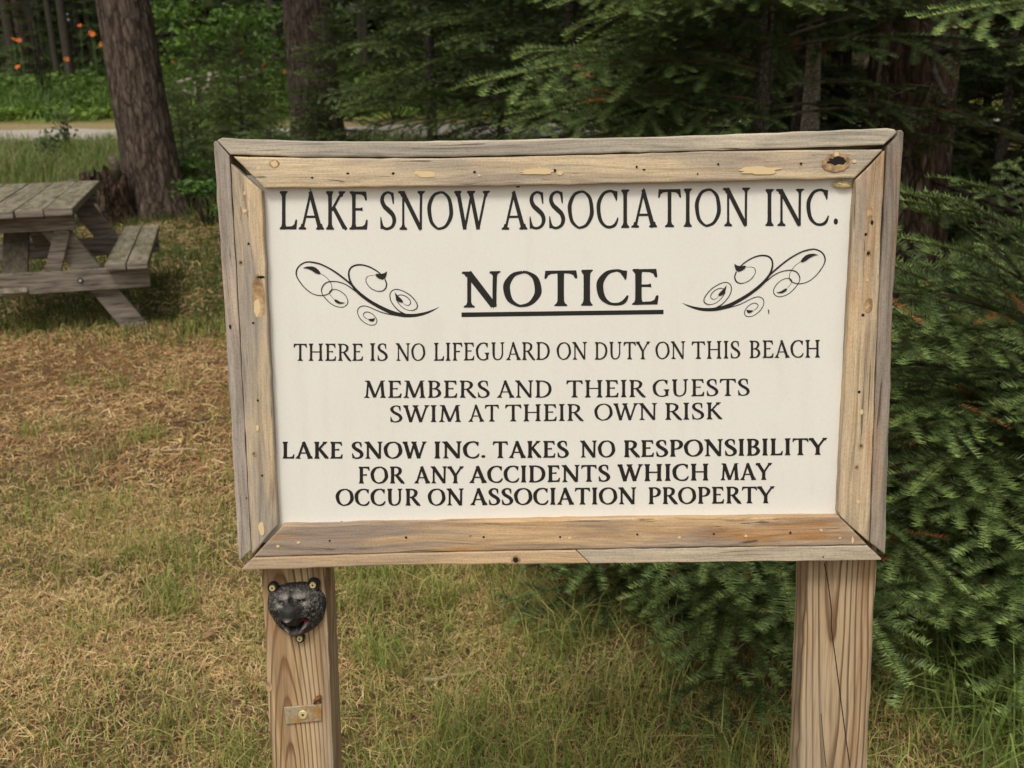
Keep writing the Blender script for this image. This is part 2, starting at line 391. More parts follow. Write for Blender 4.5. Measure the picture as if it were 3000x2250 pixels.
board([(682, 458), (900, 463), (1200, 464), (1550, 457.5), (1950, 447.5), (2200, 442), (2588, 437.5), (2504, 522), (2200, 529), (1900, 535.5), (1350, 546), (773, 551)], D_IN,
      W('wood_top_inner', 'x', 3, (.70, .56, .38), (.46, .39, .31), DARK, .50, .5, .2),
      [(K_, 803.5, 480, 15, 12), (P_, 803.5, 480, 10, 8), (P_, 757.7, 492, 6, 5), (H_, 914, 520, 4, 4), (H_, 1019, 508, 6, 3), (H_, 1152, 508, 5, 4), (P_, 1249, 511, 27, 8), (P_, 1224, 506, 9, 6),
       (H_, 1390, 504, 5, 4), (P_, 1404, 513, 4, 4), (P_, 1572, 503, 48, 8), (P_, 1640, 507, 9, 5), (H_, 1626, 499, 5, 5), (P_, 1580, 492, 4, 4), (H_, 1865, 488.5, 4, 4), (H_, 1887, 497, 5, 3),
       (H_, 2104, 481, 4, 4), (H_, 2043.6, 509, 3, 3), (P_, 2225, 499, 56, 10), (H_, 2347, 479, 5, 4), (K_, 2450, 476, 40, 26), (H_, 2452, 472, 27, 11), (P_, 2451, 452, 7, 6), (P_, 2503, 472, 6, 5)])
board([(675, 478), (695, 495), (766, 559), (782, 900), (813, 1540), (737, 1627), (736, 1611), (698.5, 900)], D_IN,
      W('wood_left_inner', 'z', 4, (.66, .52, .34), (.39, .34, .285), DARK, .52, .6, .15),
      [(K_, 757, 868, 19, 66), (P_, 752, 900, 9, 26), (H_, 764, 812, 12, 4), (H_, 728, 714, 4, 5), (K_, 706, 770, 7, 7), (H_, 706, 770, 4, 4), (P_, 716, 617, 6, 6), (P_, 716, 566, 3, 6), (H_, 741.5, 946, 4, 4), (H_, 755, 1173, 4, 4),
       (K_, 744, 1330, 7, 8), (H_, 744, 1330, 3, 4), (H_, 768, 1393, 4, 4), (P_, 754, 1254, 4, 10), (P_, 766, 1548, 9, 21)])
board([(2592.5, 439.5), (2572, 900), (2547, 1586), (2543, 1586), (2463, 1514), (2456, 1499), (2486, 900), (2507, 527)], D_IN,
      W('wood_right_inner', 'z', 5, (.63, .49, .325), (.37, .305, .245), DARK, .50, .6, .5),
      [(H_, 2536.5, 687, 5, 6), (K_, 2544, 742, 9, 10), (H_, 2544, 742, 6, 6), (H_, 2555, 652, 5, 8), (K_, 2548, 625, 8, 26), (H_, 2528, 922.7, 6, 5), (K_, 2545, 895, 12, 22), (H_, 2517, 1148, 5, 5), (P_, 2524, 1207, 5, 8),
       (K_, 2522, 1306, 8, 8), (H_, 2522, 1306, 4, 4), (K_, 2510, 1368, 6, 6), (H_, 2510, 1368, 3, 3), (P_, 2514, 1470, 5, 5), (P_, 2541, 821, 3, 4)])
board([(2648.6, 388), (2616, 900), (2594, 1625), (2549.5, 1591), (2574, 900), (2599, 439), (2601, 429), (2628, 398), (2632, 380), (2643, 381)], D_OUT,
      W('wood_right_outer', 'z', 6, (.36, .305, .25), (.265, .225, .19), (.05, .04, .03), .5))
board([(827, 1540), (1200, 1532), (1500, 1526), (1900, 1518.6), (2459, 1513.5), (2542, 1597), (2000, 1604.5), (1400, 1615), (742, 1632)], D_IN,
      W('wood_bottom_inner', 'x', 7, (.62, .43, .25), (.38, .30, .235), DARK, .50, .65, .9),
      [(H_, 965.7, 1584.7, 4, 4), (H_, 1190, 1575, 5, 5), (K_, 1379, 1571, 5, 4), (H_, 1417, 1573.6, 4, 4), (H_, 1641, 1573.6, 4, 4), (P_, 1668.7, 1576, 5, 4), (H_, 1867, 1566, 4, 4), (P_, 1990, 1574, 5, 4), (H_, 2091, 1564.5, 4, 4),
       (P_, 2185.5, 1570, 5, 4), (H_, 2315.6, 1560.6, 4, 4), (P_, 2406, 1553, 5, 4), (P_, 2498, 1582, 4, 11), (P_, 2461, 1576, 4, 3), (P_, 874, 1589.5, 5, 4), (P_, 814, 1600, 5, 4)])
board([(742, 1634), (1200, 1620.5), (1686, 1612), (1727, 1651), (1200, 1656), (706, 1671.5), (712, 1662)], D_OUT,
      W('wood_bottom_outer', 'x', 8, (.64, .46, .28), (.50, .38, .26), DARK, .45, .4, .3), [(K_, 1511, 1640, 15, 13), (H_, 1511, 1641, 9, 8)])
board([(1689, 1612), (2000, 1606.5), (2542, 1599), (2583, 1637), (2581, 1641), (1729.5, 1651)], D_OUT,
      W('wood_bottom_pale', 'x', 9, (.56, .48, .36), (.46, .39, .31), (.10, .08, .06), .5, .5, .1), [(H_, 2412, 1632, 3, 3)])

# the panel sits 15 mm behind the face of the frame
RC = -.015
def panel():
    m, ntx, p = new_mat('sign_panel'); g = N(ntx); co = g.coord()
    a = g.noise(co, 9, 3, .6); b = g.noise(co, 260, 2, .6)
    base = g.mix(g.ramp(a, [(.45, 0.0), (.72, .35)]), (.79, .78, .74), (.75, .73, .67))
    sz = g.n('ShaderNodeSeparateXYZ'); g.set(sz.inputs[0], co)
    run = g.noise(g.mapping(co, (34, 1, 3.2)), 1.0, 3, .6); grime = g.noise(g.mapping(co, (14, 1, 9), (4, 0, 2)), 1.0, 4, .65)
    base = g.mix(g.math('MULTIPLY', g.ramp(run, [(.54, 0.0), (.74, 1.0)]), .16), base, (.60, .56, .47))
    base = g.mix(g.math('MULTIPLY', g.ramp(grime, [(.58, 0.0), (.72, 1.0)]), .16), base, (.58, .54, .46))
    base = g.mix(.12, base, g.ramp(b, [(.3, .7), (.6, 1.05)]), 'MULTIPLY')
    g.set(p.inputs['Base Color'], base); p.inputs['Roughness'].default_value = .42; p.inputs['Specular IOR Level'].default_value = .35
    x0, z0 = L(735, 1590).x, L(735, 1600).z; x1, z1 = L(2560, 500).x, L(2560, 490).z
    mb = MB(); mb.box((x0, .015, z0), (x1, .024, z1)); return mb.build('panel', m, sign)
PANEL = panel()
M_INK = plain('black_vinyl', (.016, .014, .013), .42, 0, .35)

# ---- lettering: an old-style roman built from strokes
def spline(pts, n=7):
    P = [np.array(p, float) for p in pts]
    if len(P) < 3: return P
    out = []
    for i in range(len(P) - 1):
        a, b = P[i], P[i + 1]; p0 = P[i - 1] if i else a * 2 - b; p3 = P[i + 2] if i + 2 < len(P) else b * 2 - a
        for k in range(n):
            t = k / n; out.append(.5 * ((2 * a) + (b - p0) * t + (2 * p0 - 5 * a + 4 * b - p3) * t * t + (3 * a - p0 - 3 * b + p3) * t ** 3))
    out.append(P[-1]); return out
def ribbon(pts, n=7):
    S = spline(pts, n); Lf, Rt = [], []
    for i, p in enumerate(S):
        d = S[min(i + 1, len(S) - 1)][:2] - S[max(i - 1, 0)][:2]; d = d / (np.hypot(*d) + 1e-9); nn = np.array([-d[1], d[0]]); h = max(p[2], .004) / 2
        Lf.append(p[:2] + nn * h); Rt.append(p[:2] - nn * h)
    return [[Rt[i], Rt[i + 1], Lf[i + 1], Lf[i]] for i in range(len(S) - 1)]
def glyph(ch, T):
    t = .62 * T; h = max(.068, .52 * T); Q = []
    st = lambda *p, n=7: Q.extend(ribbon(p, n))
    def poly(*p): Q.append([np.array(a, float) for a in p])
    def ser(x, y, up, s1=.115, s2=.115, b=None):
        """a slab serif at (x, y); up=1 for a foot, -1 for a head"""
        b = T / 2 if b is None else b / 2; k = up
        poly((x - s1, y), (x + s2, y - .006 * k), (x + s2 + .012, y + .024 * k), (x + s2 - .01, y + .05 * k), (x + b + .02, y + .075 * k), (x + b - .004, y + .15 * k), (x - b + .004, y + .15 * k), (x - b - .02, y + .075 * k), (x - s1 + .01, y + .05 * k), (x - s1 - .012, y + .022 * k))
    def head(x, s1=.125, s2=.09, b=None):
        b = T / 2 if b is None else b / 2
        poly((x - s1, .985), (x - s1 + .02, 1.012), (x + s2, 1.012), (x + s2 + .012, .985), (x + b + .012, .93), (x + b - .004, .86), (x - b + .004, .86), (x - b - .03, .935), (x - s1 + .005, .955))
    def stem(x, y0=0., y1=1., ww=None): ww = ww or T; st((x, y0, ww), (x, (y0 + y1) / 2, ww * .94), (x, y1, ww))
    def arm(x, y, x1, k, dy=.24):
        poly((x, y), (x1, y), (x1 + .025, y + dy * k), (x1 - .005, y + (dy + .03) * k), (x1 - .035, y + dy * k), (x1 - .065, y + .135 * k), (x1 - .14, y + (h + .018) * k), (x, y + h * k))
    if ch == 'I': stem(.16); ser(.16, 0, 1); head(.16, .12, .12); adv = .32
    elif ch == 'L': stem(.17); head(.17, .125, .11); ser(.17, 0, 1, .12, .05); arm(.15, 0, .56, 1); adv = .60
    elif ch == 'E': stem(.17); head(.17, .13, .0); ser(.17, 0, 1, .13, 0); arm(.15, 1.005, .55, -1, .22); arm(.15, 0, .575, 1); st((.17, .535, h), (.36, .535, h), (.44, .54, h * 1.5), n=4); adv = .62
    elif ch == 'F': stem(.17); head(.17, .13, .0); ser(.17, 0, 1); arm(.15, 1.005, .54, -1, .22); st((.17, .51, h), (.34, .51, h), (.43, .515, h * 1.5), n=4); adv = .57
    elif ch == 'T':
        stem(.36); ser(.36, 0, 1, .13, .13); arm(.36, 1.0, .69, -1, .21)
        poly((.36, 1.0), (.03, 1.0), (.01, .79), (.035, .765), (.065, .79), (.09, .865), (.16, 1 - h - .018), (.36, 1 - h)); adv = .72
    elif ch == 'H': stem(.17); stem(.67); ser(.17, 0, 1); ser(.67, 0, 1); head(.17, .12, .11); head(.67, .11, .12); st((.17, .52, h), (.67, .52, h)); adv = .84
    elif ch == 'N':
        stem(.16, 0, 1, t); st((.70, 0, t * .9), (.70, .5, t), (.71, 1, t)); st((.13, .99, T * 1.08), (.69, .02, T * 1.0)); poly((.60, .13), (.68, -.04), (.72, .1)); ser(.16, 0, 1, .11, .11, t); head(.71, .12, .11, t); head(.13, .13, .06, t); adv = .84
    elif ch == 'M':
        st((.14, 0, t), (.20, 1, t)); st((.20, .98, T * 1.05), (.475, .02, T)); st((.475, .02, t), (.76, .98, t)); st((.765, 1, T * .95), (.82, 0, T)); ser(.14, 0, 1, .11, .11, t); ser(.82, 0, 1, .12, .11); head(.20, .14, .04, t); head(.765, .03, .13, t); adv = .96
    elif ch == 'W':
        st((.09, .99, T), (.30, .0, T)); st((.30, .0, t), (.51, .96, t)); st((.48, .99, T), (.71, .0, T)); st((.71, .0, t), (.95, .99, t)); head(.09, .12, .10); head(.49, .13, .12); head(.95, .10, .11, t); adv = 1.04
    elif ch == 'A':
        st((.37, .99, t), (.11, 0, t)); st((.35, 1.0, T * .95), (.66, 0, T * 1.08)); st((.2, .335, h * .9), (.56, .335, h * .9)); ser(.11, 0, 1, .11, .11, t); ser(.66, 0, 1, .12, .11); poly((.31, .88), (.42, .88), (.385, 1.03), (.355, 1.03)); adv = .76
    elif ch == 'K': stem(.17); ser(.17, 0, 1); head(.17); st((.22, .5, t), (.52, .96, t)); st((.27, .60, T * .9), (.62, .03, T * 1.05)); poly((.55, .08), (.64, -.03), (.71, .02), (.66, .1)); head(.53, .10, .11, t); adv = .70
    elif ch == 'Y': st((.08, .98, T), (.36, .44, T)); st((.66, .98, t), (.36, .44, t)); st((.36, 0, T), (.36, .5, T)); ser(.36, 0, 1, .12, .12); head(.07, .10, .11); head(.67, .11, .10, t); adv = .74
    elif ch == 'U': st((.16, 1, T), (.16, .6, T), (.165, .33, T), (.21, .12, T * .8), (.36, .03, h), (.54, .11, t), (.62, .33, t), (.625, .6, t), (.625, 1, t)); head(.16, .12, .11); head(.625, .11, .11, t); adv = .80
    elif ch == 'D': stem(.17); ser(.17, 0, 1, .12, 0); head(.17, .125, 0); st((.12, .965, h), (.40, .955, h * 1.1), (.62, .80, T * .9), (.70, .50, T), (.62, .20, T * .9), (.40, .04, h * 1.1), (.12, .035, h)); adv = .80
    elif ch == 'P': stem(.17); ser(.17, 0, 1); head(.17, .125, 0); st((.14, .965, h), (.36, .96, h * 1.1), (.50, .86, T * .9), (.535, .71, T), (.48, .55, T * .85), (.34, .46, h), (.17, .46, h * .9)); adv = .62
    elif ch == 'R': stem(.17); ser(.17, 0, 1); head(.17, .125, 0); st((.14, .965, h), (.36, .96, h * 1.1), (.50, .87, T * .9), (.53, .74, T), (.48, .59, T * .85), (.34, .50, h), (.17, .50, h * .9)); st((.34, .52, T * .85), (.50, .26, T), (.66, .02, T)); poly((.59, .09), (.67, -.04), (.76, .0), (.73, .035), (.68, .08)); adv = .72
    elif ch == 'B':
        stem(.17); ser(.17, 0, 1, .12, 0); head(.17, .125, 0); st((.14, .965, h), (.34, .96, h * 1.1), (.465, .88, T * .85), (.49, .76, T * .95), (.44, .62, T * .8), (.32, .53, h), (.17, .53, h * .9)); st((.30, .53, h), (.46, .47, T * .8), (.54, .28, T), (.46, .1, T * .85), (.32, .035, h), (.14, .035, h)); adv = .64
    elif ch == 'O': st((.42, .975, h), (.23, .90, T * .75), (.10, .68, T), (.085, .47, T), (.15, .2, T * .85), (.30, .05, h), (.42, .025, h), (.60, .10, T * .75), (.735, .32, T), (.75, .53, T), (.69, .80, T * .85), (.54, .95, h), (.42, .975, h)); adv = .84
    elif ch in 'CG':
        st((.60, .90, h * 1.3), (.52, .955, h * 1.1), (.42, .975, h), (.24, .91, T * .75), (.105, .70, T), (.085, .48, T), (.14, .22, T * .9), (.28, .06, h * 1.1), (.44, .025, h * 1.1), (.57, .07, h * 1.3), (.64, .17, h), (.675, .27, h * .5))
        poly((.52, .99), (.665, .965), (.65, .74), (.62, .70), (.59, .78), (.53, .88)); adv = .70
        if ch == 'G': stem(.625, .05, .40); ser(.625, .43, -1, .13, .10); adv = .77
    elif ch == 'S':
        st((.445, .70, .03), (.435, .82, h), (.40, .93, h * 1.1), (.28, .975, h), (.15, .91, T * .75), (.105, .77, T), (.17, .62, T * 1.05), (.30, .51, T * 1.12), (.43, .39, T * 1.05), (.48, .24, T), (.42, .09, T * .75), (.27, .025, h), (.14, .06, h * 1.1), (.085, .18, h), (.07, .31, .03))
        poly((.38, .985), (.46, .965), (.47, .68), (.445, .66), (.42, .72)); poly((.055, .02), (.14, .02), (.09, .24), (.075, .34), (.05, .33)); adv = .56
    elif ch == '.': st(*[(.12 + .0 * math.cos(a), .0 + .015 + .085 * (1 - math.cos(a)) , 2 * .085 * math.sin(a)) for a in np.linspace(.15, math.pi - .15, 8)], n=3); adv = .24
    return Q, adv
def text_line(words, T):
    """words: (text, x left, x right, y top, y baseline at the left, y baseline at the right), in photo pixels"""
    vs, fs = [], []
    lay = 0
    for txt, xl, xr, cap, bl, br in words:
        pen, gl = 0.0, []
        for c in txt:
            Q, adv = glyph(c, T); gl.append((Q, pen)); pen += adv + .035
        allx = [p[0] + o for Q, o in gl for q in Q for p in q]; x0, x1 = min(allx), max(allx)
        for Q, o in gl:
            for q in Q:
                off = RC + .0003 + .00001 * (lay % 40); lay += 1; b = len(vs)
                pts = []
                for p in q:
                    u = (p[0] + o - x0) / (x1 - x0); px = xl + u * (xr - xl); py = bl + u * (br - bl) - p[1] * cap
                    pts.append(L(px, py, off))
                a = sum(pts[i].x * pts[(i + 1) % len(pts)].z - pts[(i + 1) % len(pts)].x * pts[i].z for i in range(len(pts)))
                if a < 0: pts.reverse()
                vs += pts; fs.append(tuple(range(b, b + len(pts))))
    return poly_mesh('lettering', vs, fs, M_INK, PANEL)
text_line([('LAKE', 818.7, 1077.4, 111, 672, 672.5), ('SNOW', 1113.7, 1435.7, 112, 673, 672), ('ASSOCIATION', 1469, 2198, 111, 673, 661.5), ('INC', 2241.8, 2428.7, 107, 662, 660.5), ('.', 2442.5, 2455, 107, 659.5, 659.5)], .118)
text_line([('NOTICE', 1352.6, 1929.7, 104, 901, 892)], .145)
text_line([('THERE', 860, 1063.6, 50, 1057, 1057), ('IS', 1084, 1136, 51, 1057, 1057), ('NO', 1159, 1246, 51, 1057, 1056.8), ('LIFEGUARD', 1271, 1610.8, 52, 1056.8, 1054), ('ON', 1630.6, 1719.8, 51, 1054, 1053), ('DUTY', 1742.4, 1905, 51, 1053.5, 1052), ('ON', 1920, 2008, 51, 1052, 1051), ('THIS', 2026, 2169, 51, 1051.5, 1049.5), ('BEACH', 2195.6, 2402.4, 51, 1049, 1047)], .125)
text_line([('MEMBERS', 1066, 1434.8, 50, 1165.5, 1165), ('AND', 1455.5, 1616, 50, 1165, 1164.5), ('THEIR', 1659, 1893, 50, 1164.5, 1163), ('GUESTS', 1912, 2196.5, 50, 1162.5, 1159)], .132)
text_line([('SWIM', 1143, 1351, 49, 1237, 1236), ('AT', 1372, 1461.8, 49, 1235.5, 1234.5), ('THEIR', 1479.7, 1711, 49, 1234.5, 1232.5), ('OWN', 1741, 1925.7, 49, 1232, 1230), ('RISK', 1948.8, 2117, 49, 1230, 1228)], .132)
text_line([('LAKE', 827.3, 1004, 49, 1343.6, 1343.6), ('SNOW', 1030, 1250.7, 49, 1343.6, 1343), ('INC.', 1272.4, 1421.8, 49, 1343, 1342), ('TAKES', 1443.5, 1666.7, 49, 1342, 1340.5), ('NO', 1699, 1802.7, 49, 1340.5, 1339.5), ('RESPONSIBILITY', 1828, 2424, 49, 1339.5, 1332)], .168)
text_line([('FOR', 1050.6, 1186.5, 49, 1416.5, 1416), ('ANY', 1213.5, 1359, 49, 1416, 1415.5), ('ACCIDENTS', 1374.5, 1788, 49, 1415, 1410.5), ('WHICH', 1808.5, 2076, 49, 1410, 1407.5), ('MAY', 2110.7, 2262.6, 49, 1407, 1405.5)], .165)
text_line([('OCCUR', 983, 1233, 49, 1481.5, 1481), ('ON', 1253, 1359, 49, 1481, 1480.5), ('ASSOCIATION', 1377.4, 1864.4, 49, 1480, 1477), ('PROPERTY', 1900, 2270, 49, 1477, 1474)], .165)
def flat_poly(name, polys, base_off=RC + .0003):
    vs, fs = [], []
    for i, q in enumerate(polys):
        pts = [L(x, y, base_off + .00001 * (i % 60)) for x, y in q]; n = len(pts)
        a = sum(pts[k].x * pts[(k + 1) % n].z - pts[(k + 1) % n].x * pts[k].z for k in range(n))
        if a < 0: pts.reverse()
        b = len(vs); vs += pts; fs.append(tuple(range(b, b + n)))
    return poly_mesh(name, vs, fs, M_INK, PANEL)
flat_poly('underline', [[(1352, 929), (1944, 920.5), (1944, 907.5), (1352, 915.5)]])
M_SPECK = plain('dirt_speck', (.10, .075, .05), .9)
for pts in ([(993, 1533), (1000, 1526), (1008, 1530), (1004, 1534)], [(1656, 1522), (1664, 1519), (1667, 1523)], [(2250, 905), (2254, 910), (2253, 922), (2250, 916)], [(905, 548 + 6), (912, 553), (910, 558)], [(1512, 546), (1522, 544), (1523, 549), (1513, 550)]):
    o = flat_poly('dirt_speck', [pts]); o.data.materials.clear(); o.data.materials.append(M_SPECK)
ORN_S = [
 [(2095,770,4),(2000,818,22),(1880,860,38),(1750,884,45),(1600,883,52),(1450,850,54),(1300,785,50),(1150,703,46),(1020,612,44),(930,530,40),(870,450,30),(835,370,26),(826,290,24),(850,222,24),(910,182,24),(1000,172,22),(1100,195,20),(1200,245,18),(1275,300,16)],
 [(1335,375,16),(1358,440,18),(1345,500,18),(1300,538,14),(1230,542,10),(1150,510,10),(1090,450,10),(1066,390,10),(1085,342,8),(1130,323,5),(1195,322,4)],
 [(960,570,20),(905,505,22),(855,447,24),(790,390,25),(700,320,24),(600,250,22),(500,195,20),(400,153,20),(270,131,20),(180,152,20),(112,208,20),(85,280,20),(100,350,16),(150,430,14),(220,510,12),(310,575,11),(400,602,11),(480,600,11),(545,575,11),(583,535,10),(588,480,8),(570,425,7),(530,370,7),(480,325,6),(425,293,5)],
 [(990,590,16),(900,530,14),(820,470,14),(740,430,13),(650,408,12),(560,407,14),(490,435,14),(450,490,14),(442,550,12),(470,610,12),(530,680,11),(600,735,10),(680,765,10),(750,765,10),(800,730,11),(812,680,11),(790,620,10),(740,565,9),(670,525,8),(605,518,9),(565,540,12),(553,572,8),(580,615,5),(620,657,4)],
 [(1500,880,30),(1400,868,14),(1300,845,12),(1200,805,11),(1110,765,10),(1030,750,10),(970,775,10),(948,830,10),(965,895,10),(1010,955,10),(1080,1005,10),(1150,1023,10),(1205,1005,11),(1222,960,11),(1205,915,9),(1160,865,9),(1100,837,9),(1055,841,9),(1030,870,9),(1045,905,7),(1095,938,5)],
 [(1640,880,24),(1550,832,18),(1490,780,14),(1435,710,13),(1408,640,13),(1410,575,12),(1445,530,11),(1510,517,11),(1600,545,11),(1690,600,12),(1760,675,12),(1793,740,13),(1775,790,14),(1710,815,10),(1630,800,9),(1560,750,9),(1510,690,9),(1490,650,8)],
 [(1515,605,8),(1560,595,10),(1630,615,10),(1685,665,10),(1697,710,10),(1665,742,8),(1620,735,5),(1588,703,4)]]
ORN_L = [[(1198,310),(1215,298),(1280,300),(1325,290),(1365,262),(1358,310),(1340,360),(1300,380),(1250,365),(1215,340)],
 [(175,217),(240,195),(310,193),(360,210),(400,245),(428,285),(425,300),(395,305),(350,285),(300,250),(240,225)],
 [(618,665),(640,657),(670,672),(710,697),(775,706),(740,718),(690,722),(655,708),(630,688)],
 [(1095,940),(1130,932),(1165,930),(1195,918),(1185,955),(1160,973),(1125,965)],
 [(1472,555),(1500,590),(1530,620),(1570,655),(1590,685),(1580,705),(1540,697),(1510,680),(1490,640)]]
for mirror in (False, True):
    def tr(p):
        x, y = 850 + p[0] / 4.809, 740 + p[1] / 4.809
        if mirror: X = 1999.5 + (1285.6 - x); return (X, 888 + (y - 900) - .066 * (X - 1999.5))
        return (x, y)
    polys = [[tr(v) for v in q] for s in ORN_S for q in ribbon(s, 5)] + [[tr(v) for v in q] for q in ORN_L]
    flat_poly('ornament', polys)

# ---- posts: 89 mm square, set back behind the frame's face
PO = -.040
def post(xa, xb, mat, dp, ytop=1560):
    a = L(xa[0], xa[1], PO); b = L(xb[0], xb[1], PO); wdt = b.x - a.x
    rs = np.random.default_rng(int(xa[0])); Z = np.linspace(-.12, L(900, ytop, PO).z, 40); mb = MB(); rows = []
    for z in Z:
        e = rs.normal(0, .0005, 4); rows.append([(a.x + e[0], -PO + e[1] * .4, z), (b.x + e[2], -PO + e[3] * .4, z), (b.x + e[2], -PO + dp, z), (a.x + e[0], -PO + dp, z)])
    vs = [v for r in rows for v in r]; fs = [(0, 1, 2, 3)[::-1], tuple(range(4 * 39, 4 * 40))]
    for i in range(39):
        for k in range(4): k2 = (k + 1) % 4; fs.append((4 * i + k, 4 * i + k2, 4 * i + 4 + k2, 4 * i + 4 + k))
    mb.add(vs, fs); return mb.build('post', mat, sign, bevel=.003), a.x, b.x
zl = L(880, 2100, PO).z
pl = L(764.6, 1671, PO).x; pr = L(2363, 1644, PO).x
LP, lx0, lx1 = post((764.6, 1671), (952.7, 1670), wood_post('wood_left_post', pl + .026, .040, zl, .016, .085, (.58, .425, .245), (.13, .072, .034), (.42, .34, .25), 3, 165.0), .078)
RP, rx0, rx1 = post((2366, 1644), (2569, 1644), wood_post('wood_right_post', pr + .040, .040, L(2450, 2040, PO).z, .024, -.034, (.50, .375, .235), (.13, .075, .040), (.38, .315, .245), 5, 135.0), .060)
def crack(pts, w):
    S = spline([(x, y, w) for x, y in pts], 8); return [[tuple(v) for v in q] for q in ribbon([(x, y, w) for x, y in pts], 8)]
o = flat_poly('drying_crack', crack([(2415, 1650), (2425, 1700), (2436, 1790), (2436, 1840), (2448, 1930), (2462, 2040), (2478, 2160), (2490, 2245)], 2.6), PO + .0006); o.data.materials.clear(); o.data.materials.append(M_HOLE); o.parent = RP
o = flat_poly('drying_crack', crack([(2406, 2090), (2412, 2170), (2420, 2248)], 1.8), PO + .0006); o.data.materials.clear(); o.data.materials.append(M_HOLE); o.parent = RP
o = flat_poly('knot', [[(788 + 9 * math.cos(a), 2012 + 16 * math.sin(a)) for a in np.linspace(0, 6.28, 14)[:-1]]], PO + .0006); o.data.materials.clear(); o.data.materials.append(M_KNOT); o.parent = LP

# ---- things fixed to the left post and the panel
def sign_pt(px, py, off):
    p = L(px, py, off); return SIGN_BASE + Matrix.Rotation(R(-LEAN), 3, 'X') @ p
M_BRASS = plain('brass_screw', (.80, .66, .34), .45, .45); M_RECESS_SHADE = plain('screw_recess_shade', (.10, .07, .03), .6, .3)  # recess is the same brass, coloured darker for the shade inside it
def screw(parent, c, r, dome=.003, name='screw'):
    """pan-head screw with a six-lobe recess, facing -Y, in the parent's coordinates"""
    mb = MB(); n = 24
    rings = [(r, 0), (r, -dome * .5), (r * .88, -dome), (r * .30, -dome)]
    for rr, y in rings: mb.v += [(c[0] + rr * math.cos(2 * math.pi * k / n), c[1] + y, c[2] + rr * math.sin(2 * math.pi * k / n)) for k in range(n)]
    star = [(r * (.29 if k % 4 < 2 else .19)) for k in range(n)]
    mb.v += [(c[0] + star[k] * .9 * math.cos(2 * math.pi * k / n), c[1] - dome * .15, c[2] + star[k] * .9 * math.sin(2 * math.pi * k / n)) for k in range(n)]
    for i in range(4):
        for k in range(n): mb.f.append((i * n + k, i * n + (k + 1) % n, (i + 1) * n + (k + 1) % n, (i + 1) * n + k)); mb.m.append(1 if i == 3 else 0)
    mb.f.append(tuple(4 * n + k for k in range(n))); mb.m.append(1)
    return mb.build(name, [M_BRASS, M_RECESS_SHADE], parent)

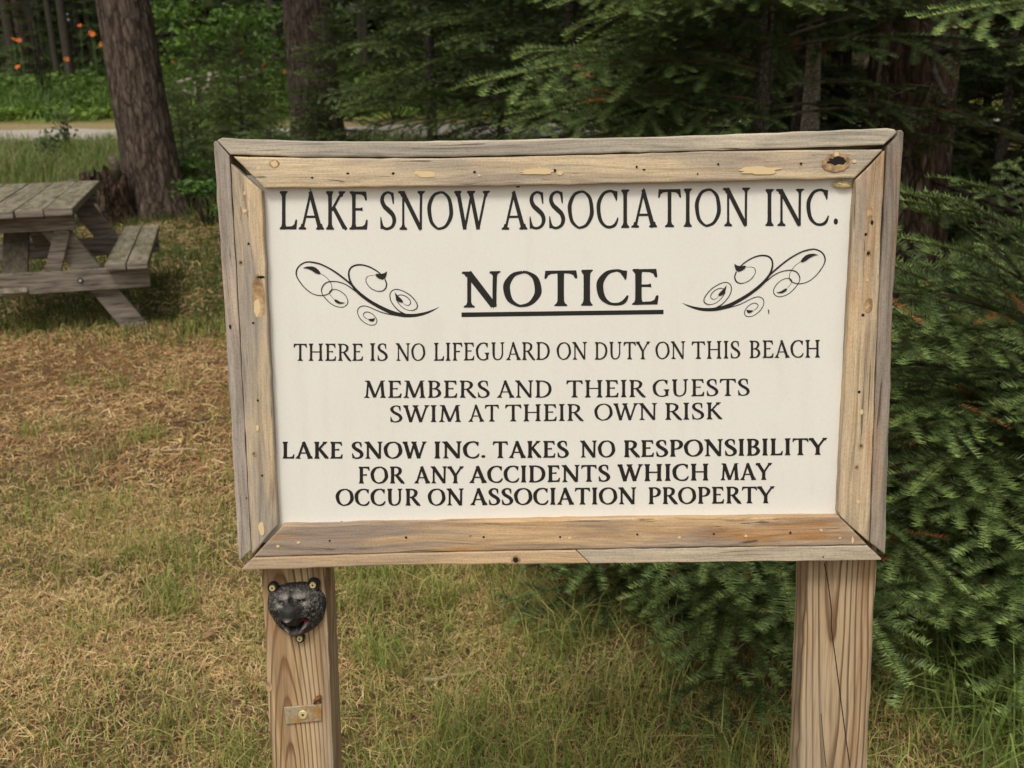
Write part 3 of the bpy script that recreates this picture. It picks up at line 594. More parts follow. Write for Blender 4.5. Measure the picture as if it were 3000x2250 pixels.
def bear():
    ctr = sign_pt(867, 1782, PO); root = thing('bear_head_opener', ctr, 'black cast iron bear head bottle opener screwed to the left post', 'bottle opener', rot=(R(-LEAN), 0, 0))
    c0 = L(867, 1782, PO)
    def q(zx, zy): p = L(770 + zx / 7.214, 1670 + zy / 7.214, PO); return np.array([p.x - c0.x, p.z - c0.z])
    out = [(160,480),(118,560),(102,650),(108,790),(150,900),(220,1020),(320,1160),(430,1262),(540,1312),(650,1388),(720,1395),(800,1375),(880,1335),(960,1305),(1080,1230),(1215,1100),(1298,940),(1335,780),(1338,620),(1295,500),(1215,410),(1120,330),(1000,262),(850,240),(700,254),(560,264),(450,292),(330,330),(225,400)]
    C = np.array(q(700, 800)); P = np.array([q(*p) for p in out]) - C
    ang = np.arctan2(P[:, 1], P[:, 0]); rad = np.hypot(P[:, 0], P[:, 1]); o = np.argsort(ang); ang, rad = ang[o], rad[o]
    NA, NR = 180, 60; th = np.linspace(-math.pi, math.pi, NA, endpoint=False); Rr = np.interp(th, ang, rad, period=2 * math.pi)
    rho = np.linspace(0, 1, NR + 1)[1:]
    RH, TH = np.meshgrid(rho, th, indexing='ij'); RR = np.tile(Rr, (NR, 1)) * RH
    X = C[0] + RR * np.cos(TH); Z = C[1] + RR * np.sin(TH)
    k = 7.214 * F3 / 1.47                                                # zoom px per metre
    cx = (X - C[0]) * k + 700; cy = 800 - (Z - C[1]) * k
    dome = .020 * np.clip(1 - RH ** 3.0, 0, 1) ** .62; cy = cy + (dome + .012 * np.exp(-((cx - 640) / 230) ** 4 - ((cy - 850) / 280) ** 4)) * .20 * k   # relief seen from above
    G = lambda x, y, sx, sy: np.exp(-((cx - x) / sx) ** 2 - ((cy - y) / sy) ** 2)
    def seg(x0, y0, x1, y1, s):
        dx, dy = x1 - x0, y1 - y0; t = np.clip(((cx - x0) * dx + (cy - y0) * dy) / (dx * dx + dy * dy), 0, 1); return np.exp(-(((cx - x0 - t * dx) ** 2 + (cy - y0 - t * dy) ** 2) / s ** 2))
    h = .020 * np.clip(1 - RH ** 3.0, 0, 1) ** .62
    S4 = lambda x, y, sx, sy: np.exp(-((cx - x) / sx) ** 4 - ((cy - y) / sy) ** 4)
    h += .013 * S4(640, 900, 215, 270) + .004 * G(640, 860, 120, 240) + .0045 * S4(620, 1010, 95, 60) + .002 * G(620, 975, 60, 30) - .003 * (G(570, 1020, 26, 18) + G(670, 1020, 26, 18))       # muzzle, nose
    h += .004 * G(540, 520, 110, 90) + .0045 * G(860, 490, 150, 100) - .004 * seg(650, 420, 655, 590, 40) - .003 * seg(655, 590, 760, 660, 35)  # brows, furrow
    h += -.005 * G(455, 640, 80, 55) - .005 * G(890, 610, 80, 55) + .006 * G(460, 640, 34, 26) + .006 * G(890, 603, 34, 26) - .003 * (seg(395, 615, 525, 640, 16) + seg(835, 590, 950, 590, 16))
    h += .005 * G(330, 760, 130, 160) + .005 * G(1100, 760, 150, 190)                                    # cheeks
    h += .009 * np.maximum.reduce([seg(540, 1230, 640, 1330, 65), seg(640, 1330, 790, 1330, 65), seg(790, 1330, 940, 1170, 65)])                     # lower jaw
    mouth = np.maximum.reduce([seg(470, 1090, 560, 1190, 34), seg(600, 1195, 820, 1200, 30), seg(820, 1195, 880, 1120, 34), seg(860, 1075, 955, 1048, 46)])
    h -= .017 * mouth
    h -= .003 * seg(800, 1000, 560, 1060, 30) * .6
    h += .0045 * (seg(640, 1190, 800, 1190, 24))                                                          # tongue
    nz = fbm(cx, cy * .6, 1 / 42, 3, 3) - .5; nz2 = fbm(cx, cy, 1 / 18, 8, 2) - .5
    fur = 1 - np.clip(G(640, 900, 200, 260) * 1.5, 0, 1)
    h += fur * (nz * .0045 + nz2 * .002); h = np.maximum(h, .0015) * np.clip((1 - RH) * 30 + .25, 0, 1)
    V = [(C[0], -float(h[0].mean()), C[1])] + [(X[i, j], -h[i, j], Z[i, j]) for i in range(NR) for j in range(NA)] + [(X[-1, j], .0, Z[-1, j]) for j in range(NA)]
    F = [(0, 1 + j, 1 + (j + 1) % NA) for j in range(NA)]
    for i in range(NR):
        for j in range(NA): a = 1 + i * NA + j; b = 1 + i * NA + (j + 1) % NA; F.append((a, a + NA, b + NA, b))
    wear_highlight = np.clip(G(540, 490, 120, 60) * .85 + G(860, 480, 150, 80) * .9 + G(620, 975, 65, 26) * .9 + G(960, 640, 60, 50) * .9 + G(400, 680, 60, 50) * .9 + G(720, 1195, 80, 16) * .9 + np.maximum.reduce([seg(530, 1220, 640, 1345, 24), seg(640, 1345, 790, 1345, 24), seg(790, 1345, 960, 1130, 24)]) * .55 + np.clip(1.5 * np.exp(-((cx - 535) / 16) ** 2 - ((cy - 1210) / 18) ** 2), 0, 1) + fur * np.clip(nz2 * 3.6 + nz * 1.5 - .1, 0, 1) * .55 + .05, 0, 1)  # drybrushed wear, with highlights such as the nose's painted into the colour
    wear_highlight *= 1 - .9 * np.clip(seg(410, 640, 510, 640, 34) + seg(845, 605, 940, 595, 34) + seg(650, 420, 655, 590, 40) + seg(655, 590, 760, 660, 38), 0, 1)  # eye sockets and brow furrow darkened, recess shade put into the colour
    wear_highlight = np.clip(wear_highlight + .8 * (G(462, 640, 18, 12) + G(892, 602, 18, 12)) + .5 * (seg(400, 690, 500, 700, 14) + seg(860, 650, 950, 630, 14)), 0, 1)
    wear_highlight *= (1 - mouth)
    red = np.clip(seg(865, 1075, 955, 1055, 34) * 1.5, 0, 1)
    colv = np.array([.010, .010, .010])[None, None] + wear_highlight[..., None] * np.array([.24, .22, .20]); colv = colv * (1 - red[..., None]) + np.array([.36, .07, .045]) * red[..., None]
    me = bpy.data.meshes.new('head'); me.from_pydata(V, [], F); me.polygons.foreach_set('use_smooth', [True] * len(me.polygons))
    at = me.attributes.new('col', 'FLOAT_COLOR', 'POINT'); cc = np.ones((len(V), 4), np.float32); cc[0, :3] = colv[0, 0]; cc[1:1 + NR * NA, :3] = colv.reshape(-1, 3); cc[1 + NR * NA:, :3] = .012; at.data.foreach_set('color', cc.ravel())
    m, ntx, p = new_mat('cast_iron'); g = N(ntx); a = g.n('ShaderNodeAttribute'); a.attribute_name = 'col'; g.set(p.inputs['Base Color'], a.outputs['Color']); p.inputs['Roughness'].default_value = .58; p.inputs['Specular IOR Level'].default_value = .4
    g.set(p.inputs['Normal'], g.bump(g.noise(g.coord(), 700, 4), .6, .0012))
    me.materials.append(m); me.update(); bm = bmesh.new(); bm.from_mesh(me); bmesh.ops.recalc_face_normals(bm, faces=bm.faces); bm.to_mesh(me); bm.free()
    link('head', me, root)
    M_IRON = plain('black_iron', (.013, .013, .013), .45, 0, .5)
    for nm, (zx, zy, r0, rs) in (('ear', (232, 340, 118, 70)), ('ear', (1085, 278, 140, 74)), ('mounting_tab', (808, 1405, 100, 70))):
        e = q(zx, zy); r = r0 / k; mb = MB(); n = 32; prof = [(1.0, 0), (1.0, -.006), (.93, -.0085), (.80, -.0085), (.72, -.006), (.01, -.006)]
        for a_, y in prof: mb.v += [(e[0] + a_ * r * math.cos(2 * math.pi * i / n), y, e[1] + a_ * r * math.sin(2 * math.pi * i / n)) for i in range(n)]
        for i in range(len(prof) - 1):
            for j in range(n): mb.f.append((i * n + j, i * n + (j + 1) % n, (i + 1) * n + (j + 1) % n, (i + 1) * n + j)); mb.m.append(0)
        mb.build(nm, M_IRON, root, True); screw(root, (e[0] - .0005, -.006, e[1]), rs / k, .0035)
bear()

def bracket():
    m, ntx, p = new_mat('rusty_zinc'); g = N(ntx); co = g.coord(); a = g.noise(co, 60, 3, .6, .5); b = g.noise(co, 220, 2)
    base = g.mix(g.ramp(a, [(.44, 0.0), (.60, .85)]), (.46, .40, .28), (.48, .24, .06)); base = g.mix(.5, base, g.ramp(b, [(.35, .6), (.6, 1.1)]), 'MULTIPLY')
    g.set(p.inputs['Base Color'], base); p.inputs['Metallic'].default_value = .35; p.inputs['Roughness'].default_value = .5
    c = L(888, 2090, PO); root = thing('metal_bracket', sign_pt(888, 2090, PO), 'small rusty zinc strap bracket screwed across the left post', 'bracket', rot=(R(-LEAN), 0, 0))
    def q(x, y): v = L(x, y, PO); return (v.x - c.x, v.z - c.z)
    cs = [q(833, 2070), q(943, 2060), q(943, 2109), q(840, 2119)]; mb = MB()
    vs = [(x, -.0035, z) for x, z in cs] + [(x, -.0003, z) for x, z in cs]; mb.add(vs, [(3, 2, 1, 0), (0, 1, 5, 4), (1, 2, 6, 5), (2, 3, 7, 6), (3, 0, 4, 7), (4, 5, 6, 7)])
    mb.build('plate', m, root, bevel=.0008)
    s = q(889, 2090); screw(root, (s[0], -.0036, s[1]), .0068, .002)
bracket()

def curled_leaf():
    c = L(930, 2054, PO); vs, fs = [], []; mb = MB()
    q = lambda x, y, o: (lambda v: (v.x - c.x, v.y - c.y, v.z - c.z))(L(x, y, PO + o))
    mb.tube([q(920, 2062, .003), q(924, 2053, .007), q(931, 2046, .006), q(937, 2040, .003), q(934, 2050, .004), q(941, 2058, .003)], [.0012, .0034, .0040, .0025, .0026, .0008], 8)
    o = mb.build('curled_leaf', plain('dead_leaf', (.20, .085, .035), .8), None, True); o.location = sign_pt(930, 2054, PO); o.rotation_euler = (R(-LEAN), 0, 0)
    tag(o, 'curled brown dead leaf caught on the top edge of the rusty bracket', 'leaf')
curled_leaf()
def cocoon():
    c = L(2468, 540, RC); bm = bmesh.new(); bmesh.ops.create_uvsphere(bm, u_segments=20, v_segments=12, radius=1)
    rs = np.random.default_rng(3)
    for v in bm.verts: v.co = Vector((v.co.x * .0125, v.co.y * .005, v.co.z * .0048)) * (1 + float(rs.normal(0, .10)))
    me = bpy.data.meshes.new('cocoon'); bm.to_mesh(me); bm.free(); me.materials.append(plain('silk', (.62, .50, .26), .9))
    o = link('cocoon', me); o.location = sign_pt(2468, 541, RC + .004); o.rotation_euler = (R(-LEAN), R(4), 0); tag(o, 'pale yellow insect cocoon in the top right corner of the white panel', 'cocoon')
cocoon()
# ------------------------------------------------------------------ picnic table
def picnic_table():
    m, ntx, p = new_mat('weathered_table_wood'); g = N(ntx); co = g.coord('Generated'); ob = g.coord()
    geo = g.n('ShaderNodeNewGeometry'); sx = g.n('ShaderNodeSeparateXYZ'); g.set(sx.inputs[0], geo.outputs['Normal'])
    a = g.noise(g.mapping(ob, (30, 6, 30)), 1.0, 4, .65); a2 = g.noise(g.mapping(ob, (6, 60, 60)), 1.0, 4, .6)
    b = g.noise(ob, 9, 4, .65); c = g.noise(ob, 70, 2)
    base = g.ramp(a2, [(.30, (.06, .05, .042)), (.50, (.19, .165, .138)), (.72, (.31, .275, .235))])
    moss = g.mix(g.ramp(b, [(.46, .0), (.66, .5)]), g.ramp(a, [(.34, (.075, .066, .048)), (.6, (.27, .24, .18))]), (.17, .155, .075))
    moss = g.mix(g.ramp(c, [(.62, 0.0), (.68, .6)]), moss, (.40, .37, .24))
    base = g.mix(g.ramp(sx.outputs[2], [(.55, 0.0), (.8, 1.0)]), base, moss)
    g.set(p.inputs['Base Color'], base); p.inputs['Roughness'].default_value = .9; p.inputs['Specular IOR Level'].default_value = .15
    g.set(p.inputs['Normal'], g.bump(a2, .5, .004))
    yaw = R(15.5); cx, cy = -2.12 - .75 * math.cos(yaw) - .80 * math.sin(yaw), 6.0 - .75 * math.sin(yaw) + .80 * math.cos(yaw)
    z0 = float(gz(cx + .5, cy - .6)) - .03
    t = thing('picnic_table', (cx, cy, z0), 'weathered grey wooden picnic table with attached benches and mossy top boards', 'picnic table', rot=(0, 0, yaw))
    HL = .80; rs = np.random.default_rng(5)
    mb = MB()
    for k in range(5):
        x = -.385 + k * .155; e = rs.uniform(-.012, .012); mb.box((x, -HL - .02 + e, .735 + rs.uniform(-.002, .002)), (x + .149, HL + e, .777 + rs.uniform(-.002, .003)))
    mb.build('tabletop', m, t, bevel=.006)
    for s in (-1, 1):
        mb = MB()
        for k in range(2):
            x = s * .63 - .118 + k * .122; e = rs.uniform(-.01, .01); mb.box((x, -HL + e, .405), (x + .116, HL + e, .447))
        mb.build('bench_seat', m, t, bevel=.006)
    for e in (-1, 1):
        ye = e * (HL - .16); fr = ye - .02 * 1.0
        mb = MB(); mb.box((-.37, ye - .02 - .042, .64), (.37, ye - .02, .734)); mb.build('top_support', m, t, bevel=.004)
        mb = MB(); mb.box((-.72, ye - .02 - .042, .28), (.745, ye - .02, .404)); bm_ = mb.build('crossbeam', m, t, bevel=.004)
        for s in (-1, 1):
            mb = MB(); mb.bar((s * .20, ye + .003, .725), (s * .66, ye + .003, -.02), .135, .040); mb.build('leg', m, t, bevel=.004)
        if e < 0:
            for x in (-.39, .36):
                mb = MB(); n = 12; y = ye - .064
                for rr, yy in ((.017, 0), (.017, -.003), (.009, -.003), (.008, -.010)): mb.v += [(x + rr * math.cos(2 * math.pi * k / n), y + yy, .345 + rr * math.sin(2 * math.pi * k / n)) for k in range(n)]
                for i in range(3):
                    for k in range(n): mb.f.append((i * n + k, i * n + (k + 1) % n, (i + 1) * n + (k + 1) % n, (i + 1) * n + k)); mb.m.append(0)
                mb.f.append(tuple(3 * n + k for k in range(n))); mb.m.append(1)
                mb.build('bolt', [plain('dark_washer', (.06, .065, .055), .6, .3), plain('galvanised', (.55, .54, .50), .5, .2)], t)
        # braces from the crossbeam up to the underside of the top
        mb = MB(); mb.bar((0, ye - .045 - (.03 if e < 0 else -.09), .285), (0, ye - e * .42, .732), .14, .040, side=(0, -.7, .7)); mb.build('brace', m, t, bevel=.004)
    mb = MB(); mb.bar((.215, -HL + .119, .400), (.30, -HL + .119, .645), .085, .034); mb.build('brace', m, t, bevel=.004)
picnic_table()

# ------------------------------------------------------------------ vegetation generators
class Acc:
    """collects triangles with one colour each"""
    def __init__(s): s.t = []; s.c = []
    def add(s, tri, col): s.t.append(np.asarray(tri, np.float32)); s.c.append(np.asarray(col, np.float32))
    def get(s): return np.concatenate(s.t), np.concatenate(s.c)
    def build(s, name, mat, parent=None, smoothf=False):
        T, C = s.get(); return np_mesh(name, T.reshape(-1, 3), np.arange(len(T) * 3).reshape(-1, 3), mat, parent, C, smoothf)
def unit(v): return v / (np.linalg.norm(v, axis=-1, keepdims=True) + 1e-9)
UP = np.array([0, 0, 1.0])

def fir_spray(L_, rng, sp, nl, nw, sub=True, dead=.006, lsp=1.0):
    """one fir bough along +X from the origin: flat spray of side twigs carrying combed needles"""
    twigs = []
    def twig(p0, d, ln, order, droop, tw=1.0):
        n = max(3, int(ln / .03)); s = np.linspace(0, 1, n)
        side = unit(np.cross(UP, d)); w = rng.normal(0, .04)
        pts = p0 + np.outer(s * ln, d) + np.outer(ln * w * s * s, side) + np.outer(-droop * ln * s ** 1.8, UP)
        twigs.append((pts, order, ln, tw)); return pts
    main = twig(np.zeros(3), np.array([1.0, 0, .22]) / math.hypot(1, .22), L_, 0, .27)
    pos = .10 * L_ + .03; sgn = 1
    while pos < L_ * .985:
        i = min(len(main) - 2, int(pos / L_ * (len(main) - 1))); p = main[i] + (main[i + 1] - main[i]) * (pos / L_ * (len(main) - 1) - i)
        d0 = unit(main[i + 1] - main[i]); sd = unit(np.cross(UP, d0)) * sgn
        ln = (.50 * (L_ - pos) ** .85 * (.65 + .5 * rng.random()) + .05) * (1 - .55 * math.exp(-pos / (.25 * L_)) * 1.0)
        d = unit(d0 * .70 + sd * .72 + UP * rng.normal(.08, .13)); tw = .25 + .75 * min(1, pos / L_ * 1.15); q = twig(p, d, ln, 1, .24, tw)
        if sub and ln > .12:
            u = .045; s2 = 1
            while u < ln * .92:
                j = min(len(q) - 2, int(u / ln * (len(q) - 1))); pp = q[j]; dd = unit(q[j + 1] - q[j]); s_ = unit(np.cross(UP, dd)) * s2
                l2 = .46 * (ln - u) * (.7 + .5 * rng.random()) + .055
                if rng.random() < .85: twig(pp, unit(dd * .74 + s_ * .68 + UP * rng.normal(.05, .12)), l2, 2, .10, tw * (.6 + .4 * u / ln))
                u += .068 * lsp * (.8 + .5 * rng.random()); s2 = -s2
        pos += (.048 + .026 * rng.random()) * lsp; sgn = -sgn
    acc = Acc()
    for pts, order, ln, tw in twigs:
        # wood
        r0 = .0016 + .0035 * ln * (1.6 if order == 0 else 1.0)
        a, b = pts[:-1], pts[1:]; d = unit(b - a); u = unit(np.cross(d, UP)); k = len(a)
        ra = r0 * np.linspace(1, .3, k)[:, None]
        c0 = np.array([.105, .085, .05]) if order < 2 else np.array([.10, .10, .045])
        for uu in (u, unit(np.cross(d, u))):
            t = np.stack([np.stack([a - uu * ra, b - uu * ra * .9, b + uu * ra * .9], 1), np.stack([a - uu * ra, b + uu * ra * .9, a + uu * ra], 1)], 1).reshape(-1, 3, 3)
            acc.add(t, np.tile(c0, (len(t), 1)))
        # needles
        seg = np.linalg.norm(b - a, axis=1); cum = np.concatenate([[0], np.cumsum(seg)]); tot = cum[-1]
        start = 0.0 if order else tot * .45
        isdead = rng.random() < dead and order > 0
        for row in range(3):
            x = np.arange(start + rng.random() * sp, tot, sp * (1.0 if row < 2 else 1.7)); n = len(x)
            if n == 0: continue
            x = x + rng.normal(0, sp * .25, n); j = np.clip(np.searchsorted(cum, x) - 1, 0, k - 1)
            P = a[j] + d[j] * (x - cum[j])[:, None]; D = d[j]; S = unit(np.cross(UP[None], D))
            jit = rng.normal(0, .10, (n, 3))
            if row < 2: dr = D * .34 + S * (.92 if row else -.92) + UP * .26 + jit
            else: dr = D * .75 + UP * .70 + S * rng.normal(0, .55, (n, 1)) + jit
            dr = unit(dr); fr = x / tot
            l = nl * (.75 + .35 * rng.random(n)) * np.where(fr > .93, .75, 1.0)
            if order < 2: l = l * .95
            wv = unit(np.cross(dr, np.cross(dr, D) + jit * .8)) * (nw / 2)
            acc.add(np.stack([P - wv, P + wv, P + dr * l[:, None]], 1),
                    needle_col(rng, n, np.clip((fr - .30) / .60, 0, 1) * tw, isdead))
    return acc.get()
def needle_col(rng, n, tip, isdead=False):
    if isdead: return np.array([.30, .13, .045]) * (.6 + .7 * rng.random((n, 1)))
    old = np.array([.052, .084, .026]); new = np.array([.235, .330, .105])
    t = (np.clip(tip + rng.normal(0, .18, n), 0, 1) ** 1.5)[:, None]
    return (old + (new - old) * t) * (.75 + .5 * rng.random((n, 1)))
def rot_to(az, el, roll):
    return np.array(Matrix.Rotation(az, 3, 'Z') @ Matrix.Rotation(-el, 3, 'Y') @ Matrix.Rotation(roll, 3, 'X'))

RG = np.random.default_rng(11); rs0 = np.random.default_rng(12)
def bank(lens, n, sp, nl, nw, sub=True, dead=.01, lsp=1.0): return {l: [fir_spray(l, RG, sp, nl, nw, sub, dead, lsp) for _ in range(n)] for l in lens}
B_NEAR = bank((.42, .65, .95), 5, .0044, .0235, .0034)
B_MID = bank((.5, .9, 1.3), 3, .011, .030, .0060, True, .006, 1.15)
B_FAR = bank((.9, 1.5), 3, .030, .060, .016, False, .0)
def place(acc, tmpl, pos, az, el, roll, s, tintv):
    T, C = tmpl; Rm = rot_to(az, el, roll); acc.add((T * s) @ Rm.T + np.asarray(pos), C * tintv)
def pick(bankd, ln, rng):
    k = min(bankd, key=lambda q: abs(math.log(q / ln))); return bankd[k][rng.integers(len(bankd[k]))], ln / k

def trunk_mesh(base, h, r0, r1, mat, parent, lean=(0, 0), flare=.35, n=40, rows=None, rough=.035, seed=0, name='trunk'):
    rows = rows or max(8, int(h / .12)); rs = np.random.default_rng(seed)
    t = np.linspace(0, 1, rows) ** 1.15; th = np.linspace(0, 2 * math.pi, n, endpoint=False)
    T, A = np.meshgrid(t, th, indexing='ij'); z = T * h
    r = (r0 + (r1 - r0) * T) * (1 + flare * np.exp(-z / (r0 * 1.3)) * (1 + .35 * np.sin(A * 5 + seed)))
    r = r * (1 + rough * (fbm(np.cos(A) * 3 + 10, np.sin(A) * 3 + z * .8, 2.2, seed, 3) - .5) * 2)
    r = r * (1 + rough * 1.2 * (fbm(A * 4.2, z * 1.6, 1.6, seed + 5, 2) - .5) * 2 * np.minimum(1, np.abs(A - math.pi) * -1.2 + 3.77))
    wx = .03 * h * .1 * np.sin(T * 5 + seed); X = r * np.cos(A) + lean[0] * z + wx; Y = r * np.sin(A) + lean[1] * z
    V = np.stack([X, Y, z - .15], -1).reshape(-1, 3)
    i = (np.arange(rows - 1) * n)[:, None] + np.arange(n)[None]; j = (np.arange(rows - 1) * n)[:, None] + (np.arange(n)[None] + 1) % n
    F = np.stack([i, j, j + n, i + n], -1).reshape(-1, 4)
    return np_mesh(name, V, F, mat, parent, None, True)

M_BARK_PINE = bark('pine_bark', (.042, .030, .024), (.185, .145, .118), (.25, .24, .20), 1, 1.0, .17)
M_BARK_RED = bark('red_pine_bark', (.028, .019, .014), (.125, .085, .060), (.36, .34, .29), 4, 1.3, .2, .9)
M_BARK_FIR = bark('fir_bark', (.05, .042, .035), (.15, .13, .11), (.24, .24, .2), 6, 3, .4)
M_BARK_GREY = bark('grey_bark', (.04, .034, .027), (.125, .108, .088), (.15, .15, .12), 9, 3, .3)
M_BARK_BIRCH = bark('birch_bark', (.20, .17, .14), (.78, .72, .63), (.40, .37, .32), 12, 2.2, 1.2, .4)

def fir_tree(name, x, y, h, rad, zb, label, banks, seed, cat='fir tree', group=None, whorl=.16, per=6, mat=M_BARK_FIR, r0=.05, tint=1.0, keep=None, extra=(), elev=(-.10, .5), top=None, prof=.8):
    """conical fir: trunk plus whorls of boughs; banks = (spray bank facing the camera, bank for the far side)"""
    rs = np.random.default_rng(seed); z0 = float(gz(x, y)); t = thing(name, (x, y, z0), label, cat, group)
    trunk_mesh(None, h if top is None else top, r0, r0 * .15 if top is None else r0 * .6, mat, t, (0, 0), .3, 16, None, .03, seed)
    acc = Acc(); z = zb; k = 0; camaz = math.atan2(-y, -x)
    while z < (h * .97 if top is None else top):
        f = (h - z) / max(h - zb, .1); ln = max(.14, rad * f ** prof); az0 = rs.random() * 6.28
        for b in range(per):
            az = az0 + b * 2 * math.pi / per + rs.normal(0, .18); l = ln * (.72 + .45 * rs.random())
            if keep and not keep(az, z): continue
            el = elev[0] + (elev[1] - elev[0]) * (1 - f) + rs.normal(0, .09)
            facing = math.cos(az - camaz); bk = banks[0] if facing > -.25 else banks[1]
            tm, s = pick(bk, l, rs); sc = min(s, 1.25)
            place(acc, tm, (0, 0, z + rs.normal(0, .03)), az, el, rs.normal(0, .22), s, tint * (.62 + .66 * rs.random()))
        z += whorl * (.75 + .5 * rs.random()) * (.6 + .4 * f); k += 1
    tm, s = pick(banks[0], max(.3, h * .08), rs)
    if top is None: place(acc, tm, (0, 0, h * .93), 0, 1.45, 0, s, tint)
    for (px, py, pz, az, el, l, *tv) in extra:
        tm, s = pick(banks[0], l, rs); place(acc, tm, (px - x, py - y, pz - z0), az, el, rs.normal(0, .15), s, tv[0] if tv else 1.1)
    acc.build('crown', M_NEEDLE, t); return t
NB = (B_NEAR, B_MID); MBk = (B_MID, B_FAR); FB = (B_FAR, B_FAR)
# near firs on the right
def skirt(x, y, n, a0, a1, z0, z1, l0, l1, seed):
    """extra boughs on the open side of a fir, where the light reaches it"""
    rs = np.random.default_rng(seed); o = []
    for i in range(n):
        f = (i + rs.random()) / n; a = a0 + (a1 - a0) * ((i * .618) % 1.0); o.append((x, y, z0 + (z1 - z0) * f + float(gz(x, y)), a, -.02 + .30 * rs.random(), l0 + (l1 - l0) * rs.random()))
    return o
fir_tree('fir_tree', 1.52, 2.92, 1.18, 1.15, .06, 'bushy young fir right of the sign with boughs reaching the grass', NB, 1, whorl=.16, per=6, r0=.045, elev=(.05, .45), prof=.40,
         extra=skirt(1.52, 2.92, 20, 3.5, 5.2, .16, .84, .85, 1.2, 61) + skirt(1.42, 2.62, 12, 3.9, 5.5, .16, .42, .75, .95, 63))
fir_tree('fir_tree', .70, 2.85, .95, .80, .05, 'low young fir seen beneath the sign behind the right post', NB, 2, whorl=.13, per=7, r0=.03, elev=(.05, .45), prof=.45,
         extra=skirt(.72, 2.80, 24, 2.95, 5.3, .14, .50, .62, .98, 62))
fir_tree('fir_tree', 2.35, 4.1, .85, 1.0, .10, 'shaded young fir close behind the bushy one at the right edge', NB, 5, whorl=.16, per=7, r0=.03, elev=(.1, .5), prof=.5)
fir_tree('fir_tree', 1.28, 5.35, 7.5, 1.30, .95, 'tall dark fir behind the top edge of the sign with boughs spreading left', NB, 3, whorl=.17, per=9, r0=.05, elev=(.0, .45),
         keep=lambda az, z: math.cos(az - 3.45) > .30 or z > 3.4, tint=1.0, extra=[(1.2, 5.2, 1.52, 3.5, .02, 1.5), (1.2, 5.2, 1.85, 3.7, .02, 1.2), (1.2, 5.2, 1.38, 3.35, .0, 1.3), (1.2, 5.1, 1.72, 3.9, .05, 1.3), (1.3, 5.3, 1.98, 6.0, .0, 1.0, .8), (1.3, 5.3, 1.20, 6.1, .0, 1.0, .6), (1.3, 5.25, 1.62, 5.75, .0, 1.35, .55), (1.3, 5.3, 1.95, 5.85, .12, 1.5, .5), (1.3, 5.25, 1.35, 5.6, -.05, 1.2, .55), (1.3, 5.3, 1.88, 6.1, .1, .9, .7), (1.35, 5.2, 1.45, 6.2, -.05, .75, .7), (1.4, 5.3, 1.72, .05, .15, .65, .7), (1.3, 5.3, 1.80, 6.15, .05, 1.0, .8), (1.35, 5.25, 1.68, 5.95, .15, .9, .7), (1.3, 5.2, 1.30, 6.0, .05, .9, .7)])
fir_tree('fir_tree', 3.25, 4.45, 6.0, 1.35, .9, 'tall fir at the right edge with one bright bough near the top corner', NB, 4, whorl=.26, per=6, r0=.08, keep=lambda az, z: z > 2.5,
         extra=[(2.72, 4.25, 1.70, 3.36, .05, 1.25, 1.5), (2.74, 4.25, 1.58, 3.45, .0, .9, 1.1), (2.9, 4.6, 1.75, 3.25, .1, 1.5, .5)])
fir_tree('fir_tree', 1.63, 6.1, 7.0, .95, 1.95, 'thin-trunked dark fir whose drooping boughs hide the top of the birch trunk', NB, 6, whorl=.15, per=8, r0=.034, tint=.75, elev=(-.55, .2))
# big pine trunk standing among them
def big_pine(x, y, r, h, mat, label, lean, seed, crown=True, flare=.45, n=96, tint=.8, name='pine_tree', group=None, ch=None):
    rs = np.random.default_rng(seed); t = thing(name, (x, y, float(gz(x, y))), label, 'pine tree' if 'pine' in name else 'tree', group)
    trunk_mesh(None, h, r, r * .55, mat, t, lean, flare, n, int(h / .10), .05, seed)
    if crown:
        acc = Acc(); z = h * .42 if ch is None else ch
        while z < h * 1.02:
            f = 1 - (z - h * .3) / (h * .75)
            for b in range(4): tm, s = pick(B_FAR, 2.6 * f + .6, rs); place(acc, tm, (lean[0] * z, lean[1] * z, z), rs.random() * 6.28, rs.normal(.15, .12), rs.normal(0, .3), s, tint)
            z += .55
        acc.build('crown', M_NEEDLE, t)
    return t
RP_ = big_pine(2.12, 5.65, .235, 11, M_BARK_RED, 'broad reddish pine trunk with pale lichen behind the sign\'s top right corner', (.0, .02), 21)
pb, pt = at_y(468, 600, 10.15), at_y(372, 0, 10.15)
big_pine(pb.x, 10.15, .255, 13, M_BARK_PINE, 'thick grey-brown pine trunk standing behind the picnic table', ((pt.x - pb.x) / (pt.z - pb.z), 0), 22, flare=.42)
pb, pt = at_y(930, 240, 14.6), at_y(907, 0, 14.6); le = (pt.x - pb.x) / (pt.z - pb.z)
big_pine(pb.x - le * (pb.z - .35), 14.6, .335, 14, M_BARK_PINE, 'thick brown pine trunk behind the dark saplings, second from the left', (le, 0), 23)
